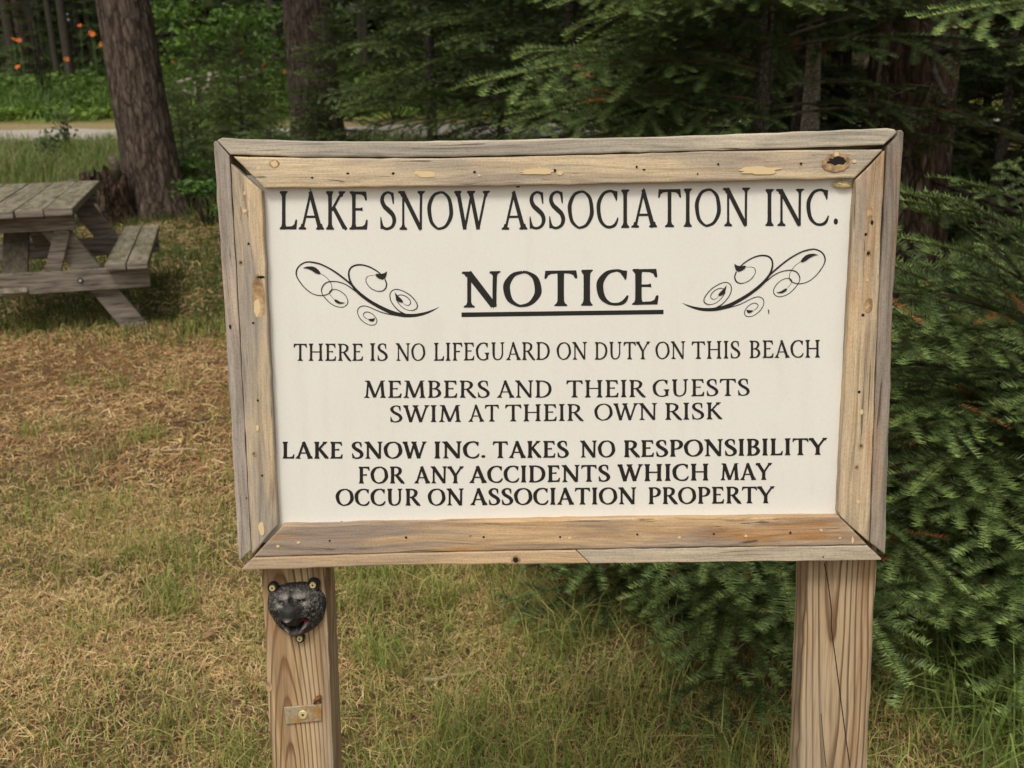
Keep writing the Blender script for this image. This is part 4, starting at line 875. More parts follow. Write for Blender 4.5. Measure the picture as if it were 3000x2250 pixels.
# bare dead limbs low on the reddish pine
for k, (z0_, pts) in enumerate([(1.25, [(.5, -.55, 1.12), (.95, -.9, 1.22), (1.3, -1.1, 1.45)]), (1.05, [(-.35, -.6, .92), (-.75, -.95, .78)]), (1.35, [(.45, -.8, 1.05), (.8, -1.3, 1.0)]), (1.65, [(-.2, -.8, 1.45), (-.35, -1.3, 1.38)]), (.95, [(.55, -.7, .72), (1.0, -1.2, .62)]), (1.55, [(.5, -.7, 1.6), (1.0, -1.2, 1.78)]), (.8, [(.4, -.9, .95), (.9, -1.4, 1.1)])]):
    mb = MB(); mb.tube([(0, -.1, z0_)] + pts, [.016, .012, .008, .003][:len(pts) + 1], 6)
    for j in range(7):
        q = Vector(pts[0]).lerp(Vector(pts[-1]), j / 7); mb.tube([q, q + Vector((rs0.normal(0, .12), rs0.normal(0, .12), rs0.normal(-.05, .10)))], [.004, .0015], 4)
    mb.build('dead_limb', M_BARK_GREY, RP_, True)
def slim(x, y, r, h, mat, label, lean, seed, group=None, ch=None, name='slender_tree'):
    return big_pine(x, y, r, h, mat, label, lean, seed, True, .2, 20, .7, name, group, ch)
slim(1.92, 6.55, .062, 9, M_BARK_BIRCH, 'slim pale birch trunk showing between the fir boughs above the sign', (-.06, 0), 31, ch=4.5, name='birch_tree')

# mid-distance dark firs and hemlocks behind the sign
MID = [(-.75, 10.6, 6.5, 1.25, 1.0, 'dark hemlock above the left half of the sign, its boughs hanging over the road', 41), (.55, 9.4, 7.0, 1.9, .7, 'dark fir behind the middle of the sign\'s top edge', 42),
       (2.2, 8.8, 7.5, 1.8, .5, 'dark fir crowding behind the right half of the sign\'s top edge', 43), (-.95, 13.2, 5.5, 1.15, 1.0, 'hemlock left of the sign\'s middle, beside the road', 44), (1.2, 12.6, 8.0, 2.0, .6, 'shadowy fir deep behind the sign\'s centre', 45),
       (4.2, 8.0, 7.5, 1.9, .2, 'dark fir in the shade at the right edge behind the reddish trunk', 46), (3.5, 11.5, 9, 2.2, .4, 'shadowy fir deep behind the birch trunk', 47), (-.1, 16.0, 8, 2.1, 1.0, 'fir standing nearest the road behind the sign', 48), (6.3, 9.5, 8, 2.2, .2, 'dark fir beyond the right edge of the picture', 49), (3.3, 7.1, 2.4, 1.3, .1, 'low shadowy fir filling the gap right of the reddish trunk', 401), (4.5, 6.6, 3.0, 1.5, .1, 'shadowy fir beyond the right edge behind the bright bough', 402), (3.0, 9.6, 4.0, 1.6, .1, 'deep shadowy fir between the birch and the reddish trunk', 403), (1.9, 10.8, 3.5, 1.5, .1, 'deep shadowy fir left of the birch trunk', 404), (5.6, 12.5, 5.0, 2.0, .1, 'deep shadowy fir far behind the right edge', 405)]
for x, y, h, r, zb, lab, sd_ in MID:
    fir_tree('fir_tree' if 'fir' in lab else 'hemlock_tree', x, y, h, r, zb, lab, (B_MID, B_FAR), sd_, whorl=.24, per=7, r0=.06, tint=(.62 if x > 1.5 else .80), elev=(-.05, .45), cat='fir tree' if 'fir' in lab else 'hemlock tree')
# saplings between the picnic table and the second pine trunk
SAP = [(-3.55, 11.5, 1.25, .75, .12, 'pale green fir sapling nearest the thick pine trunk on its right', 55), (-3.05, 12.2, 1.75, .85, .15, 'dark hemlock sapling left of the sign\'s top left corner', 51), (-3.75, 13.0, 1.5, .75, .15, 'low dark sapling at the foot of the second pine trunk', 52), (-2.15, 13.4, 2.1, .95, .2, 'hemlock sapling right of the second pine trunk', 53), (-2.55, 11.4, .9, .7, .1, 'low spreading fir sapling just behind the sign\'s top left corner', 54)]
for x, y, h, r, zb, lab, sd_ in SAP:
    fir_tree('fir_sapling' if 'fir' in lab else ('hemlock_sapling' if 'hemlock' in lab else 'conifer_sapling'), x, y, h, r, zb, lab, (B_MID, B_FAR), sd_, 'sapling', None, .13, 7, r0=.022, tint=1.4, elev=(-.0, .55))
# trees across the road
rs = np.random.default_rng(77)
LEFT = [(31, 33.0, .17, 'grey trunk at the far left edge beyond the daylilies'), (62, 36.0, .30, 'dark thick trunk second from the left edge beyond the road'), (150, 31.0, .09, 'thin straight grey trunk left of the thick pine, leaning a little'), (188, 30.0, .125, 'pale grey trunk between two thin trunks left of the thick pine'), (271, 33.0, .09, 'thin grey trunk nearest the left side of the thick pine trunk'),
        (90, 40.0, .12, 'thin dark trunk deep in the wood at the left'), (120, 44.0, .10, 'thin far trunk between the left grey trunks'), (230, 42.0, .14, 'thin far trunk in the gap left of the thick pine'), (505, 33.0, .075, 'thin grey trunk just right of the thick pine'), (798, 27.0, .085, 'pale birch-like trunk left of the second pine trunk')]
for i, (px, y, r, lab) in enumerate(LEFT):
    p = at_y(px, 100, y); slim(p.x, y, r, 11 + rs.random() * 3, M_BARK_GREY if i != 1 else M_BARK_PINE, lab, (rs.normal(-.01, .012), 0), 100 + i, ch=5.5)
p = at_y(992, 60, 19.0); slim(p.x, 17.2, .13, 12, M_BARK_RED, 'pinkish brown trunk just right of the second pine trunk', (0, 0), 120)
for i in range(14):
    y = 33 + rs.random() * 16; x = (rs.random() * 2 - 1) * (y * .62) ; x = x if x > -6 else x * 1.0
    slim(x, y, .09 + .1 * rs.random(), 10 + rs.random() * 5, M_BARK_GREY if i % 2 else M_BARK_PINE, 'slender trunk lost in the dark wood beyond the road', (rs.normal(0, .015), 0), 200 + i, 'trees of the dark wood beyond the road', 4.0 + rs.random() * 2)
for i, (px, y, h) in enumerate([(95, 33, 5), (215, 36, 7), (330, 32.5, 6), (10, 38, 8), (430, 34, 6), (560, 31, 7), (690, 30, 6), (820, 31, 7)]):
    p = at_y(px, 100, y); fir_tree('fir_tree', p.x, y, h, 1.5, .4, 'dim fir among the slender trunks of the dark wood beyond the road', FB, 600 + i, 'fir tree', 'firs of the dark wood beyond the road', whorl=.34, per=7, r0=.07, tint=.85, elev=(-.1, .4))
# far wood: reads as one dark mass
def leaf_tris(P, size, rs, col, var=.5, flat=.6, asp=.55):
    """a diamond leaf (two triangles) at each point"""
    n = len(P); size = np.broadcast_to(size, (n,))[:, None]
    nrm = unit(rs.normal(0, 1, (n, 3)) * [flat, flat, .5] + [0, 0, .8]); d = unit(np.cross(nrm, rs.normal(0, 1, (n, 3)))); s = np.cross(nrm, d) * asp
    a = P - d * size * .5; b = P + s * size * .5; c = P + d * size * .5 - nrm * size * .12; e = P - s * size * .5
    T = np.concatenate([np.stack([a, b, c], 1), np.stack([a, c, e], 1)]); C = np.asarray(col) * (1 - var / 2 + var * rs.random((n, 1)))
    return T, np.concatenate([C, C])
def far_wood():
    rs = np.random.default_rng(5); acc = Acc(); n = 42000; x = (rs.random(n) * 2 - 1) * 48; y = 50 + rs.random(n) * 12; z = gz(x, y) + rs.random(n) ** 1.1 * 15
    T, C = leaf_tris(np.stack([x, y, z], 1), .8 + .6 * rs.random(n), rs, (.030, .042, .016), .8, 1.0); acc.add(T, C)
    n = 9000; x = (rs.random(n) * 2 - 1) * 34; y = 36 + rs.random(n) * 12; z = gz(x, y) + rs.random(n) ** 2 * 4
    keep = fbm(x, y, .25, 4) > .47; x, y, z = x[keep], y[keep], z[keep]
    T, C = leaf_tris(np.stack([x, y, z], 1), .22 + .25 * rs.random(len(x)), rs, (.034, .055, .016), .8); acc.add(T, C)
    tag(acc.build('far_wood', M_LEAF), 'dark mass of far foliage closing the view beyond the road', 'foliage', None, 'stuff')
far_wood()

def bush(name, x, y, rx, h, nleaf, size, col, label, seed, cat='bush', zb=.1, group=None, var=.7):
    """broad-leaved bush: stems fanning out, leaves in clumps around their ends"""
    rs = np.random.default_rng(seed); t = thing(name, (x, y, float(gz(x, y))), label, cat, group); acc = Acc(); mb = MB()
    nc = max(8, nleaf // 45); per = max(4, nleaf // nc)
    for k in range(nc):
        az = rs.random() * 6.28; u = rs.random() ** .6; zz = zb + (h - zb) * rs.random() ** .8; rr = rx * u * (1 - .45 * (zz / h) ** 2)
        c = np.array([rr * math.cos(az), rr * math.sin(az), zz])
        if k < 26: mb.tube([(c[0] * .08, c[1] * .08, -.05), (c[0] * .5, c[1] * .5, zz * .6), tuple(c)], [.012, .008, .003], 5)
        P = c + rs.normal(0, 1, (per, 3)) * np.array([.22, .22, .10]) * (rx * .55 + .1); P[:, 2] = np.abs(P[:, 2]) + .02
        T, C = leaf_tris(P, size * (.6 + .7 * rs.random(per)), rs, 1.45 * np.array(col) * (.65 + .7 * rs.random()), var); acc.add(T, C)
    mb.build('stem', M_BARK_GREY, t, True); acc.build('foliage', M_LEAF, t); return t
BUSH = [(470, 60, 24.5, 1.2, 2.6, 900, .16, (.055, .10, .018), 'broad-leaved bush right of the thick pine trunk beyond the road'), (600, 45, 23.5, 1.3, 2.9, 1100, .15, (.06, .11, .018), 'light green maple bush above the bleached branches'),
        (740, 90, 22.8, 1.1, 2.2, 1100, .13, (.055, .10, .02), 'leafy bush close left of the second pine trunk'), (880, 60, 26, 1.6, 3.2, 900, .18, (.04, .075, .018), 'leafy bush hidden behind the second pine trunk'),
        (560, 210, 15.4, .8, 1.15, 900, .075, (.060, .10, .022), 'yellow-green leafy bush above the dark saplings'), (690, 255, 15.0, .75, .9, 1000, .07, (.07, .115, .022), 'bright leafy bush between the saplings and the second trunk'),
        (1150, 245, 22.5, 1.5, 1.1, 900, .14, (.10, .16, .03), 'sunlit yellow-green bush across the road above the sign\'s top left'), (1230, 120, 24, 1.2, 2.4, 900, .15, (.05, .085, .018), 'leafy bush across the road between the hemlocks'),
        (420, 20, 29, 1.5, 3.2, 800, .18, (.045, .08, .018), 'dim leafy bush behind the thick pine trunk'), (100, 5, 27, 1.2, 4.2, 260, .16, (.10, .14, .03), 'pale green leafy branch hanging at the top left edge'),
        (545, 470, 10.6, .38, .5, 420, .07, (.05, .10, .02), 'small leafy shrub at the right foot of the thick pine trunk'), (600, 560, 9.6, .32, .38, 360, .06, (.045, .09, .02), 'low leafy shrub beside the sign frame\'s left edge')]
for i, (px, py, y, rx, h, nl_, sz, col, lab) in enumerate(BUSH):
    p = at_y(px, py, y); bush('leafy_bush', p.x, y, rx, h, nl_, sz, col, lab, 300 + i, zb=2.6 if 'hanging' in lab else .1)
for i, (px, py, y, rx, h, lab) in enumerate([(560, 355, 16.4, .55, .62, 'bright leafy bush hiding the road just right of the thick pine'), (650, 360, 16.2, .55, .55, 'bright low bush hiding the road left of the second pine trunk'), (770, 350, 16.0, .5, .5, 'low leafy bush at the left foot of the second pine trunk'), (505, 330, 15.2, .4, .8, 'upright light green bush against the right side of the thick pine')]):
    p = at_y(px, py, y); bush('leafy_bush', p.x, y, rx, h, 700, .075, (.12, .185, .038), lab, 360 + i, zb=.06)
# weed growing up in front of the road
def weed(px, py, y, h, label, seed):
    p = at_y(px, py, y); x = p.x; rs = np.random.default_rng(seed); t = thing('roadside_weed', (x, y, float(gz(x, y))), label, 'weed'); acc = Acc(); mb = MB()
    for k in range(6):
        tip = np.array([rs.normal(0, .20), rs.normal(0, .15), h * (.75 + .35 * rs.random())]); mb.tube([(0, 0, -.03), tuple(tip * [.3, .3, .5]), tuple(tip)], [.008, .006, .003], 5)
        s = np.linspace(.35, 1, 16)[:, None]; P = tip * s * np.where(s < .5, .9, 1) + rs.normal(0, .055, (16, 3)); T, C = leaf_tris(P, .08 + .03 * rs.random(16), rs, (.075, .115, .055), .5, .9, .42); acc.add(T, C)
    mb.build('stem', plain('green_stem', (.09, .12, .05)), t, True); acc.build('foliage', M_LEAF, t)
weed(205, 430, 15.2, .78, 'grey-green weed standing up before the gravel road, left of the thick pine', 400)
weed(150, 455, 14.6, .45, 'low grey-green weed left of the taller roadside weed', 401)

# ------------------------------------------------------------------ daylilies
M_LILY = plain('lily_petal', (.62, .16, .03), .6); M_STEM = plain('lily_stem', (.07, .12, .03), .6)
def lily(px, py, y, label, s, seed):
    rs = np.random.default_rng(seed); c = at_y(px, py, y); gzv = float(gz(c.x, y)); t = thing('daylily', (c.x, y, gzv), label, 'flower', 'orange daylilies on the bank beyond the road'); h = c.z - gzv
    mb = MB(); mb.tube([(rs.normal(0, .08), .05, -.05), (rs.normal(0, .03), .02, h * .6), (0, .02, h - .02)], [.010, .008, .006], 6); mb.build('stem', M_STEM, t, True)
    vs, fs = [], []; tilt = Matrix.Rotation(R(50 + rs.normal(0, 12)), 3, 'X') @ Matrix.Rotation(rs.random() * 6.28, 3, 'Z')
    tilt = Matrix.Rotation(rs.normal(0, .6), 3, 'Z') @ tilt
    for k in range(6):
        a = k * math.pi / 3; r_ = Matrix.Rotation(a, 3, 'Z'); w_ = .017 if k % 2 else .023; b = len(vs)
        prof = [(0, .004, 0), (.02, .4, .03), (.05, 1, .055), (.078, .8, .055), (.098, .25, .035)]
        for (rr, ww, zz) in prof:
            for sg in (-1, 1): vs.append(tilt @ (r_ @ Vector((rr, sg * w_ * ww, zz))) * s + Vector((0, 0, h)))
        for i in range(4): fs.append((b + 2 * i, b + 2 * i + 1, b + 2 * i + 3, b + 2 * i + 2))
    poly_mesh('flower', vs, fs, M_LILY, t, smoothf=True)
LILY = [(38, 117, 26, 'orange daylily at the far left edge, left one of a pair'), (56, 121, 25.6, 'orange daylily of the left pair, nearer the pine'), (55, 199, 24.5, 'orange daylily lowest at the left edge, near the verge'), (235, 78, 27.5, 'orange daylily highest of all, left of the thick pine'),
        (268, 99, 26.6, 'orange daylily just below the highest one'), (275, 104, 26.4, 'small orange daylily touching another below the highest one'), (309, 97, 27, 'orange daylily closest to the left side of the thick pine, upper one'), (300, 132, 26, 'small orange daylily low beside the thick pine\'s left side'), (195, 176, 25, 'orange daylily in front of the pale grey trunk'),
        (455, 102, 26, 'orange daylily touching the right side of the thick pine'), (509, 185, 24.6, 'orange daylily right of the thick pine, left of the branch pile'), (711, 157, 23.8, 'orange daylily at the right end of the bleached branch pile'), (776, 193, 23.6, 'dull orange daylily among leaves below the branch pile'), (838, 212, 23.4, 'orange daylily beside the second pine trunk')]
for i, (px, py, y, lab) in enumerate(LILY): lily(px, py, y, lab, .72 + .10 * ((i * 7) % 5) / 4, 500 + i)
# bleached dead branches heaped on the bank
M_DEAD = bark('bleached_wood', (.22, .19, .16), (.56, .51, .45), (.5, .47, .42), 3, 4, .4)
rs = np.random.default_rng(41)
heap = at_y(650, 160, 22.6); hz = float(gz(heap.x, 22.6))
for k in range(15):
    x = heap.x + rs.normal(0, .42); y = 22.6 + rs.normal(0, .3); a = rs.normal(.5, .9); ln = .35 + .55 * rs.random(); z = hz + .75 + .25 * rs.normal(0, .6)
    d = Vector((math.cos(a), rs.normal(0, .3), -math.sin(a) * .8)) * ln / 2; c = Vector((x, y, z)); mb = MB(); m1 = d * rs.normal(0, .12) + Vector((0, 0, rs.normal(0, .05)))
    mb.tube([-d, -d * .3 + m1, d * .3 - m1 * .5, d], [.030 + .02 * rs.random(), .030, .024, .010], 7); o = mb.build('dead_branch', M_DEAD, None, True); o.location = c
    tag(o, 'bleached dead branch in the tangled heap right of the thick pine trunk', 'branch', 'bleached dead branches heaped beyond the road')
mb = MB()
bush('brush_heap', heap.x, 22.75, .75, .85, 500, .10, (.14, .115, .06), 'heap of dry brown brush beneath the bleached branches', 333, 'brush heap')

# ------------------------------------------------------------------ rotten stump with a sprawling root
def stump():
    p = at_y(312, 600, 9.75); x, y = p.x, 9.75; z0 = float(gz(x, y)); t = thing('rotten_stump', (x, y, z0), 'hollow rotten tree stump between the picnic table and the thick pine', 'stump'); rs = np.random.default_rng(8)
    m = bark('rotten_wood', (.016, .011, .009), (.13, .085, .055), (.20, .18, .15), 15, 1.4, .25, .6); n = 44
    th = np.linspace(0, 2 * math.pi, n, endpoint=False); top = .36 + .13 * np.array([fbm(np.array([a * 1.9]), np.array([1.]), 1.7, 3)[0] for a in th]) * 1.6 - .16 * np.exp(-((th - 5.2) / .8) ** 2) + rs.normal(0, .03, n)
    vs, fs = [], []; rows = 9
    for i in range(rows):
        for k in range(n):
            f = i / (rows - 1); r = .185 * (1 + .45 * (1 - f) ** 2.2) * (1 + .13 * math.sin(th[k] * 4 + 1) + rs.normal(0, .025)); vs.append((r * math.cos(th[k]), r * math.sin(th[k]), -.08 + (top[k] + .08) * f))
    for i in range(rows):
        for k in range(n):
            f = 1 - i / (rows - 1); r = .14 * (1 + rs.normal(0, .05)); vs.append((r * math.cos(th[k]), r * math.sin(th[k]), .02 + (top[k] - .025) * f))
    for i in range(2 * rows - 1):
        for k in range(n): k2 = (k + 1) % n; fs.append((i * n + k, i * n + k2, (i + 1) * n + k2, (i + 1) * n + k))
    fs.append(tuple((2 * rows - 1) * n + k for k in range(n)))
    poly_mesh('stump_shell', vs, fs, m, t, smoothf=True)
    mg = bark('dead_root', (.09, .07, .055), (.28, .235, .19), (.3, .27, .22), 17, 3, .4)
    for pts, r in (([(-.10, -.12, .34), (-.22, -.16, .40), (-.42, -.14, .33), (-.62, -.1, .24), (-.80, -.05, .20)], .045), ([(-.12, -.15, .25), (-.25, -.22, .22), (-.36, -.24, .10), (-.5, -.25, .0)], .04), ([(.0, -.18, .3), (-.12, -.26, .38), (-.2, -.28, .30), (-.3, -.3, .22)], .028),
                   ([(.12, .0, .42), (.13, -.02, .55), (.10, -.03, .62)], .05), ([(-.05, -.2, .2), (.02, -.28, .12), (.06, -.34, -.02)], .05)):
        mb = MB(); mb.tube(pts, [r * (1 - .16 * i) for i in range(len(pts))], 9); mb.build('root', mg, t, True)
stump()

# ------------------------------------------------------------------ grass, straw and litter
def green_at(x, y):
    """how green the lawn is, 0..1"""
    n = fbm(x, y, 1.1, 61); n2 = fbm(x, y, 3.2, 62)
    g = .30 + .26 * smooth(x, -.9, .2)
    g = g * (1 - .72 * smooth(y, 3.3, 4.2) * (1 - smooth(y, 5.4, 6.3)) * (1 - smooth(x, -.9, .4)))
    g = g + .40 * smooth(y, 5.5, 6.2) * (1 - smooth(y, 8, 9) * .4)
    g = g + .5 * smooth(y, 9.3, 10.5)
    return np.clip(g * (.35 + 1.3 * n) * (.45 + 1.1 * n2), 0, 1)
def in_view(x, y, pad=.35): return np.abs(x) < .52 * y + pad
def blades(acc, x, y, h, wd, col, rs, lean=.35, bend=.5):
    n = len(x); z = gz(x, y); P = np.stack([x, y, z - .004], 1); az = rs.random(n) * 6.283
    out = np.stack([np.cos(az), np.sin(az), 0 * az], 1); tl = (lean * (.2 + rs.random(n)))[:, None]; sd = np.stack([-np.sin(az + rs.normal(0, .6, n)), np.cos(az), 0 * az], 1)
    h = h[:, None]; w = (wd / 2)[:, None] if np.ndim(wd) else wd / 2
    m = P + UP * h * .55 + out * h * tl * .5; b = (bend * rs.random(n))[:, None]
    tip = P + UP * h * (1 - .45 * b) + out * h * (tl + b * .8)
    a0, a1 = P - sd * w, P + sd * w; m0, m1 = m - sd * w * .8, m + sd * w * .8
    T = np.stack([np.stack([a0, a1, m1], 1), np.stack([a0, m1, m0], 1), np.stack([m0, m1, tip], 1)], 1).reshape(-1, 3, 3); acc.add(T, np.repeat(col, 3, 0))
def scatter(rs, n, y0, y1, x0=None, x1=None, pw=1.0):
    """points spread over the seen part of the ground, evenly per square metre"""
    y = np.sqrt(y0 ** 2 + (y1 ** 2 - y0 ** 2) * rs.random(n)); x = (rs.random(n) * 2 - 1) * (.52 * y + .3)
    if x0 is not None: k = (x > x0) & (x < x1); x, y = x[k], y[k]
    return x, y
def straws(acc, x, y, ln, wd, col, rs, lift=.35):
    n = len(x); z = gz(x, y) + .002 + rs.random(n) ** 2 * .018; az = rs.random(n) * 6.283; el = rs.normal(0, lift, n) * .5 + .08
    d = np.stack([np.cos(az) * np.cos(el), np.sin(az) * np.cos(el), np.sin(el)], 1); s = np.stack([-np.sin(az), np.cos(az), rs.normal(0, .4, n)], 1); P = np.stack([x, y, z], 1)
    l = ln[:, None]; w = wd / 2; k = (rs.normal(0, .18, n))[:, None] * s * l; m = P + k + UP * .006
    a, b = P - d * l / 2, P + d * l / 2 - UP * .004
    T = np.stack([np.stack([a - s * w, a + s * w, m + s * w], 1), np.stack([a - s * w, m + s * w, m - s * w], 1), np.stack([m - s * w, m + s * w, b + s * w * .5], 1), np.stack([m - s * w, b + s * w * .5, b - s * w * .5], 1)], 1).reshape(-1, 3, 3)
    acc.add(T, np.repeat(col, 4, 0))
def pal(rs, n, cols, var=.5):
    c = np.array(cols); return c[rs.integers(0, len(c), n)] * (1 - var / 2 + var * rs.random((n, 1)))
STRAW = [(.70, .50, .26), (.58, .39, .185), (.48, .31, .145), (.72, .54, .31), (.32, .20, .095), (.52, .42, .17)]
def thatch():
    rs = np.random.default_rng(91); acc = Acc()
    bare = lambda x, y: rs.random(len(x)) < .30 + .70 * smooth(fbm(x, y, 2.3, 66, 3), .36, .52)
    x, y = scatter(rs, 115000, 1.75, 3.6); k = bare(x, y); x, y = x[k], y[k]; straws(acc, x, y, .02 + .065 * rs.random(len(x)) ** 1.5, .0019, pal(rs, len(x), STRAW), rs)
    x, y = scatter(rs, 90000, 3.6, 6.3); k = (x < 1.2) & bare(x, y); x, y = x[k], y[k]; c = pal(rs, len(x), STRAW + [(.46, .26, .125), (.42, .235, .11), (.36, .21, .11), (.30, .175, .095)]); straws(acc, x, y, .03 + .06 * rs.random(len(x)) ** 1.5, .0033, c, rs, .18)
    x, y = scatter(rs, 34000, 6.3, 11); k = x < .5; x, y = x[k], y[k]; straws(acc, x, y, .06 + .08 * rs.random(len(x)), .006, pal(rs, len(x), STRAW) * .8, rs, .25)
    tag(acc.build('dry_thatch', M_STRAW), 'dry straw-coloured thatch and needles covering the ground', 'straw', None, 'stuff')
thatch()
GREEN = [(.30, .34, .09), (.22, .285, .07), (.37, .37, .12), (.16, .22, .055), (.46, .41, .16)]
def lawn():
    rs = np.random.default_rng(92); acc = Acc()
    def go(n, y0, y1, h0, h1, wd, cols, mul=1.0, lean=.45, xmax=9, tall=1.0):
        x, y = scatter(rs, n, y0, y1); g = green_at(x, y) * mul; k = (rs.random(len(x)) < g) & (x < xmax); x, y, g = x[k], y[k], g[k]
        h = (h0 + (h1 - h0) * rs.random(len(x))) * (.6 + .9 * g) * tall; blades(acc, x, y, h, wd, pal(rs, len(x), cols) * (1 + .25 * smooth(x, -.4, .2) * (y < 4))[:, None], rs, lean, .7)  # near blades towards the right lightened in colour to offset the shadows there
    go(70000, 1.75, 3.7, .02, .085, .0028, GREEN)
    go(46000, 3.7, 6.2, .03, .08, .0042, GREEN)
    go(60000, 5.6, 10.2, .04, .10, .0065, [(.085, .125, .034), (.12, .15, .04), (.06, .095, .026)], 1.0, .45, 1.0)
    # tufts
    for k in range(240):
        yy = math.sqrt(3.3 + 22 * rs.random()); xx = (rs.random() * 2 - 1) * .5 * yy
        if xx > 1.1 and yy > 3: continue
        gg = float(green_at(np.array([xx]), np.array([yy]))[0])
        if rs.random() > gg * 1.5 + .12: continue
        m = int(26 + 50 * rs.random()); r_ = .03 + .045 * rs.random(); dry = rs.random() < .22
        blades(acc, xx + rs.normal(0, r_, m), yy + rs.normal(0, r_, m), (.08 + .15 * rs.random(m)) * (.6 if xx < -.25 else 1.0), .0036, pal(rs, m, GREEN if not dry else [(.34, .30, .12), (.28, .25, .10), (.4, .33, .16)]), rs, .5, .9)
    tag(acc.build('lawn_grass', M_GRASS), 'short patchy lawn grass with green tufts', 'grass', None, 'stuff')
lawn()
def fir_grass():
    """longer blades around the skirts of the near firs"""
    rs = np.random.default_rng(93); acc = Acc(); n = 3600; x = .3 + rs.random(n) * 1.3; y = 1.75 + rs.random(n) * .75
    d = smooth(x - .42 * (4.1 - y), .1, .55) * (fbm(x, y, 2.5, 77) > .40); k = rs.random(n) < d; x, y = x[k], y[k]
    blades(acc, x, y, .10 + .20 * rs.random(len(x)), .0036, pal(rs, len(x), [(.12, .18, .045), (.09, .14, .035), (.15, .20, .07), (.2, .2, .1)]), rs, .55, 1.2)
    n = 900; x = 1.0 + rs.random(n) * .75; y = 1.75 + rs.random(n) * .45; k = rs.random(n) < .8; x, y = x[k], y[k]
    blades(acc, x, y, .18 + .24 * rs.random(len(x)), .0042, pal(rs, len(x), [(.20, .29, .07), (.15, .23, .05), (.26, .32, .10)]), rs, .6, 1.5)
    tag(acc.build('long_grass', M_GRASS), 'long bent grass around the skirts of the firs', 'grass', None, 'stuff')
fir_grass()
def bank_grass():
    rs = np.random.default_rng(94); acc = Acc(); n = 44000
    x = -10 + rs.random(n) * 10.5; y = 10.0 + rs.random(n) * 7.7; d = np.clip(fbm(x, y, .8, 81) * 1.6 - .1, .15, 1) * smooth(y, 9.8, 11); k = (rs.random(n) < d) & in_view(x, y, .6); x, y = x[k], y[k]
    h = (.12 + .34 * rs.random(len(x))) * (.35 + 1.2 * fbm(x, y, 1.1, 82)) * (1 - .42 * smooth(y, 14.3, 16.5)); blades(acc, x, y, h, .0085, pal(rs, len(x), [(.15, .22, .065), (.10, .165, .045), (.20, .24, .08), (.28, .26, .13)]), rs, .5, .8)
    tag(acc.build('bank_grass', M_GRASS), 'tall grass on the bank between the picnic table and the road', 'grass', None, 'stuff'); acc = Acc()
    n = 60000; x = -17 + rs.random(n) * 22; y = 23.2 + rs.random(n) * 7.5; d = smooth(y, 23.8, 26.0) * .9 + .10; k = (rs.random(n) < d) & in_view(x, y, 1.0); x, y = x[k], y[k]
    h = (.40 + .55 * rs.random(len(x))) * smooth(y, 22.5, 27.0) * (.25 + 1.5 * fbm(x, y, .9, 83)) + .06
    blades(acc, x, y, h, .022, pal(rs, len(x), [(.085, .155, .036), (.055, .11, .026), (.115, .19, .045), (.15, .22, .055)]) * (1 + .7 * (1 - smooth(y, 24, 26.5)))[:, None], rs, .45, .9)
    n = 14000; x = -17 + rs.random(n) * 22; y = 24.5 + rs.random(n) * 5; k = in_view(x, y, 1.0) & (fbm(x, y, .7, 84) > .45); x, y = x[k], y[k]
    T, C = leaf_tris(np.stack([x, y, gz(x, y) + .15 + .65 * rs.random(len(x)) * smooth(y, 24, 26.5)], 1), .12 + .1 * rs.random(len(x)), rs, (.10, .165, .036), .8); acc.add(T, C)
    n = 5000; x = -17 + rs.random(n) * 12; y = 23.4 + rs.random(n) * 1.6; k = in_view(x, y, 1.0) & (fbm(x, y, .7, 85) > .42); x, y = x[k], y[k]
    T, C = leaf_tris(np.stack([x, y, gz(x, y) + .04 + .22 * rs.random(len(x))], 1), .11 + .08 * rs.random(len(x)), rs, (.16, .24, .05), .6); acc.add(T, C)
    tag(acc.build('roadside_growth', M_GRASS), 'tall green undergrowth along the far side of the road', 'undergrowth', None, 'stuff')
bank_grass()
def flower_stalk():
    p = at_y(2138, 2090, 2.62); x, y = p.x, 2.62; z = float(gz(x, y)); t = thing('seed_stalk', (x, y, z), 'pale yellow seed head on a thin stalk left of the right post', 'weed'); h = p.z - z
    mb = MB(); mb.tube([(.03, 0, -.01), (.02, 0, h * .6), (0, 0, h)], [.0015, .0013, .001], 5); mb.build('stem', M_STEM, t, True)
    bm = bmesh.new(); bmesh.ops.create_icosphere(bm, subdivisions=2, radius=1)
    for v in bm.verts: v.co = Vector((v.co.x * .008, v.co.y * .008, v.co.z * .017 + h)) + Vector((math.sin(v.co.z * 23) * .002, 0, 0))
    me = bpy.data.meshes.new('seed_head'); bm.to_mesh(me); bm.free(); me.materials.append(plain('seed_yellow', (.62, .55, .20), .8)); link('seed_head', me, t)
flower_stalk()

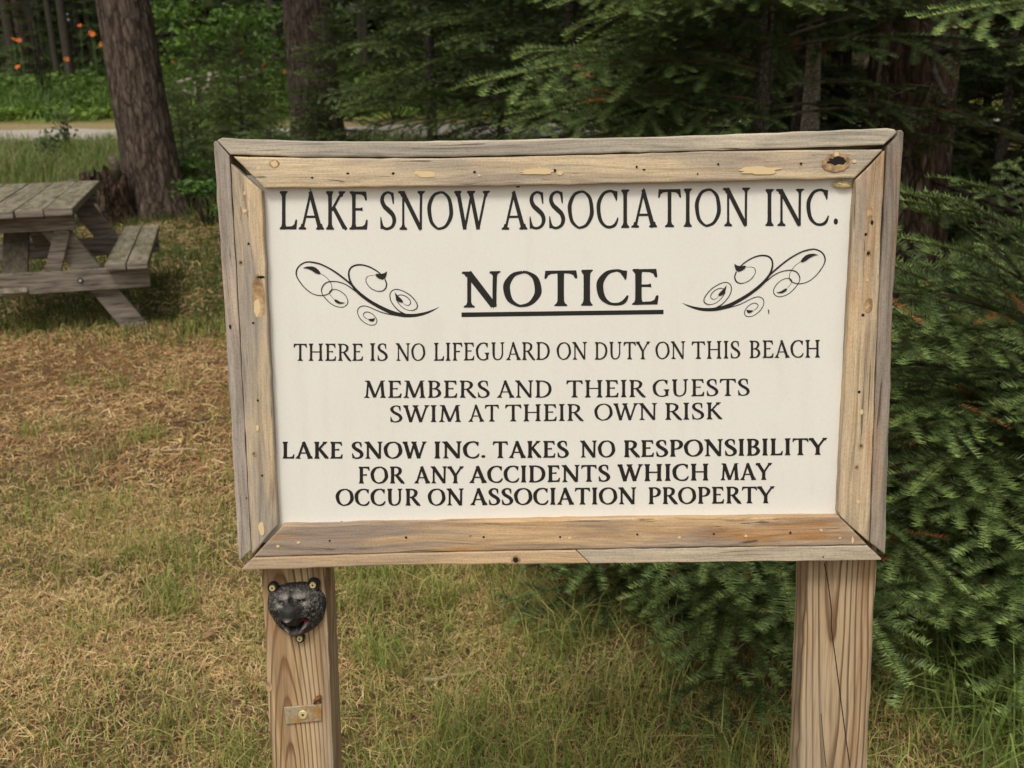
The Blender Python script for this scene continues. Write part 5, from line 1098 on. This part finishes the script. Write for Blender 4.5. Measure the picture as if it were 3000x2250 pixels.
# ---- litter one could pick up
def litter():
    rs = np.random.default_rng(55)
    my = plain('fallen_leaf_yellow', (.55, .43, .16), .7); mb_ = plain('fallen_leaf_brown', (.26, .15, .08), .8)
    LV = [(530, 1325, my, 'yellow fallen leaf nearest the left side of the sign frame'), (90, 1088, my, 'small pale leaf at the left edge on the needle path'), (1395, 2130, mb_, 'brown curled leaf on the grass between the posts'), (1755, 1862, my, 'pale yellow leaf before the boughs beneath the sign'), (620, 1900, mb_, 'small brown leaf in the straw left of the bear head')]
    for px, py, m, lab in LV:
        d = ray(px, py); k = -CAM.z / d.z; p = CAM + d * k; z = float(gz(p.x, p.y)) + .022; a = rs.random() * 6.28; s = .017 + .008 * rs.random(); vs, fs = [], []
        for i in range(7):
            u = i / 6; wv = math.sin(math.pi * min(1, u * 1.02)) ** .8 * .42
            for sg in (-1, 0, 1): vs.append(((u - .5) * 2 * s, sg * wv * s, abs(sg) * wv * s * .35 + .012 * math.sin(u * 3) - .004))
        for i in range(6):
            for j in (0, 1): b = i * 3 + j; fs.append((b, b + 3, b + 4, b + 1))
        o = poly_mesh('fallen_leaf', vs, fs, m, smoothf=True); o.location = (p.x, p.y, z); o.rotation_euler = (rs.normal(0, .2), rs.normal(0, .2), a); o.modifiers.new('thick', 'SOLIDIFY').thickness = .0008; tag(o, lab, 'leaf')
    TW = [(690, 1090, .34, .1, 'dark twig on the needle path left of the sign\'s upper half'), (610, 1255, .30, .35, 'slanting dark twig beside the left edge of the sign frame'), (250, 1240, .22, .05, 'short dark twig lying on the needle path at the left'), (500, 1348, .26, -.1, 'pale dry stalk lying left of the sign\'s lower half'), (1330, 2010, .16, .4, 'short pale stick in the grass between the posts')]
    for px, py, ln, a, lab in TW:
        d = ray(px, py); k = -CAM.z / d.z; p = CAM + d * k; mb = MB(); q = [Vector(((i / 5 - .5) * ln, rs.normal(0, .006), .016 + rs.normal(0, .003))) for i in range(6)]
        mb.tube(q, [.0055, .0052, .005, .0045, .004, .0025], 6); mb.tube([q[2], q[2] + Vector((.03, .03, .012)), q[2] + Vector((.055, .05, .016))], [.003, .0025, .001], 5)
        o = mb.build('fallen_twig', plain('twig_pale', (.42, .33, .20), .9) if 'pale' in lab else plain('twig_dark', (.09, .065, .045), .9), None, True); o.location = (p.x, p.y, float(gz(p.x, p.y))); o.rotation_euler = (0, 0, a); tag(o, lab, 'twig')
litter()
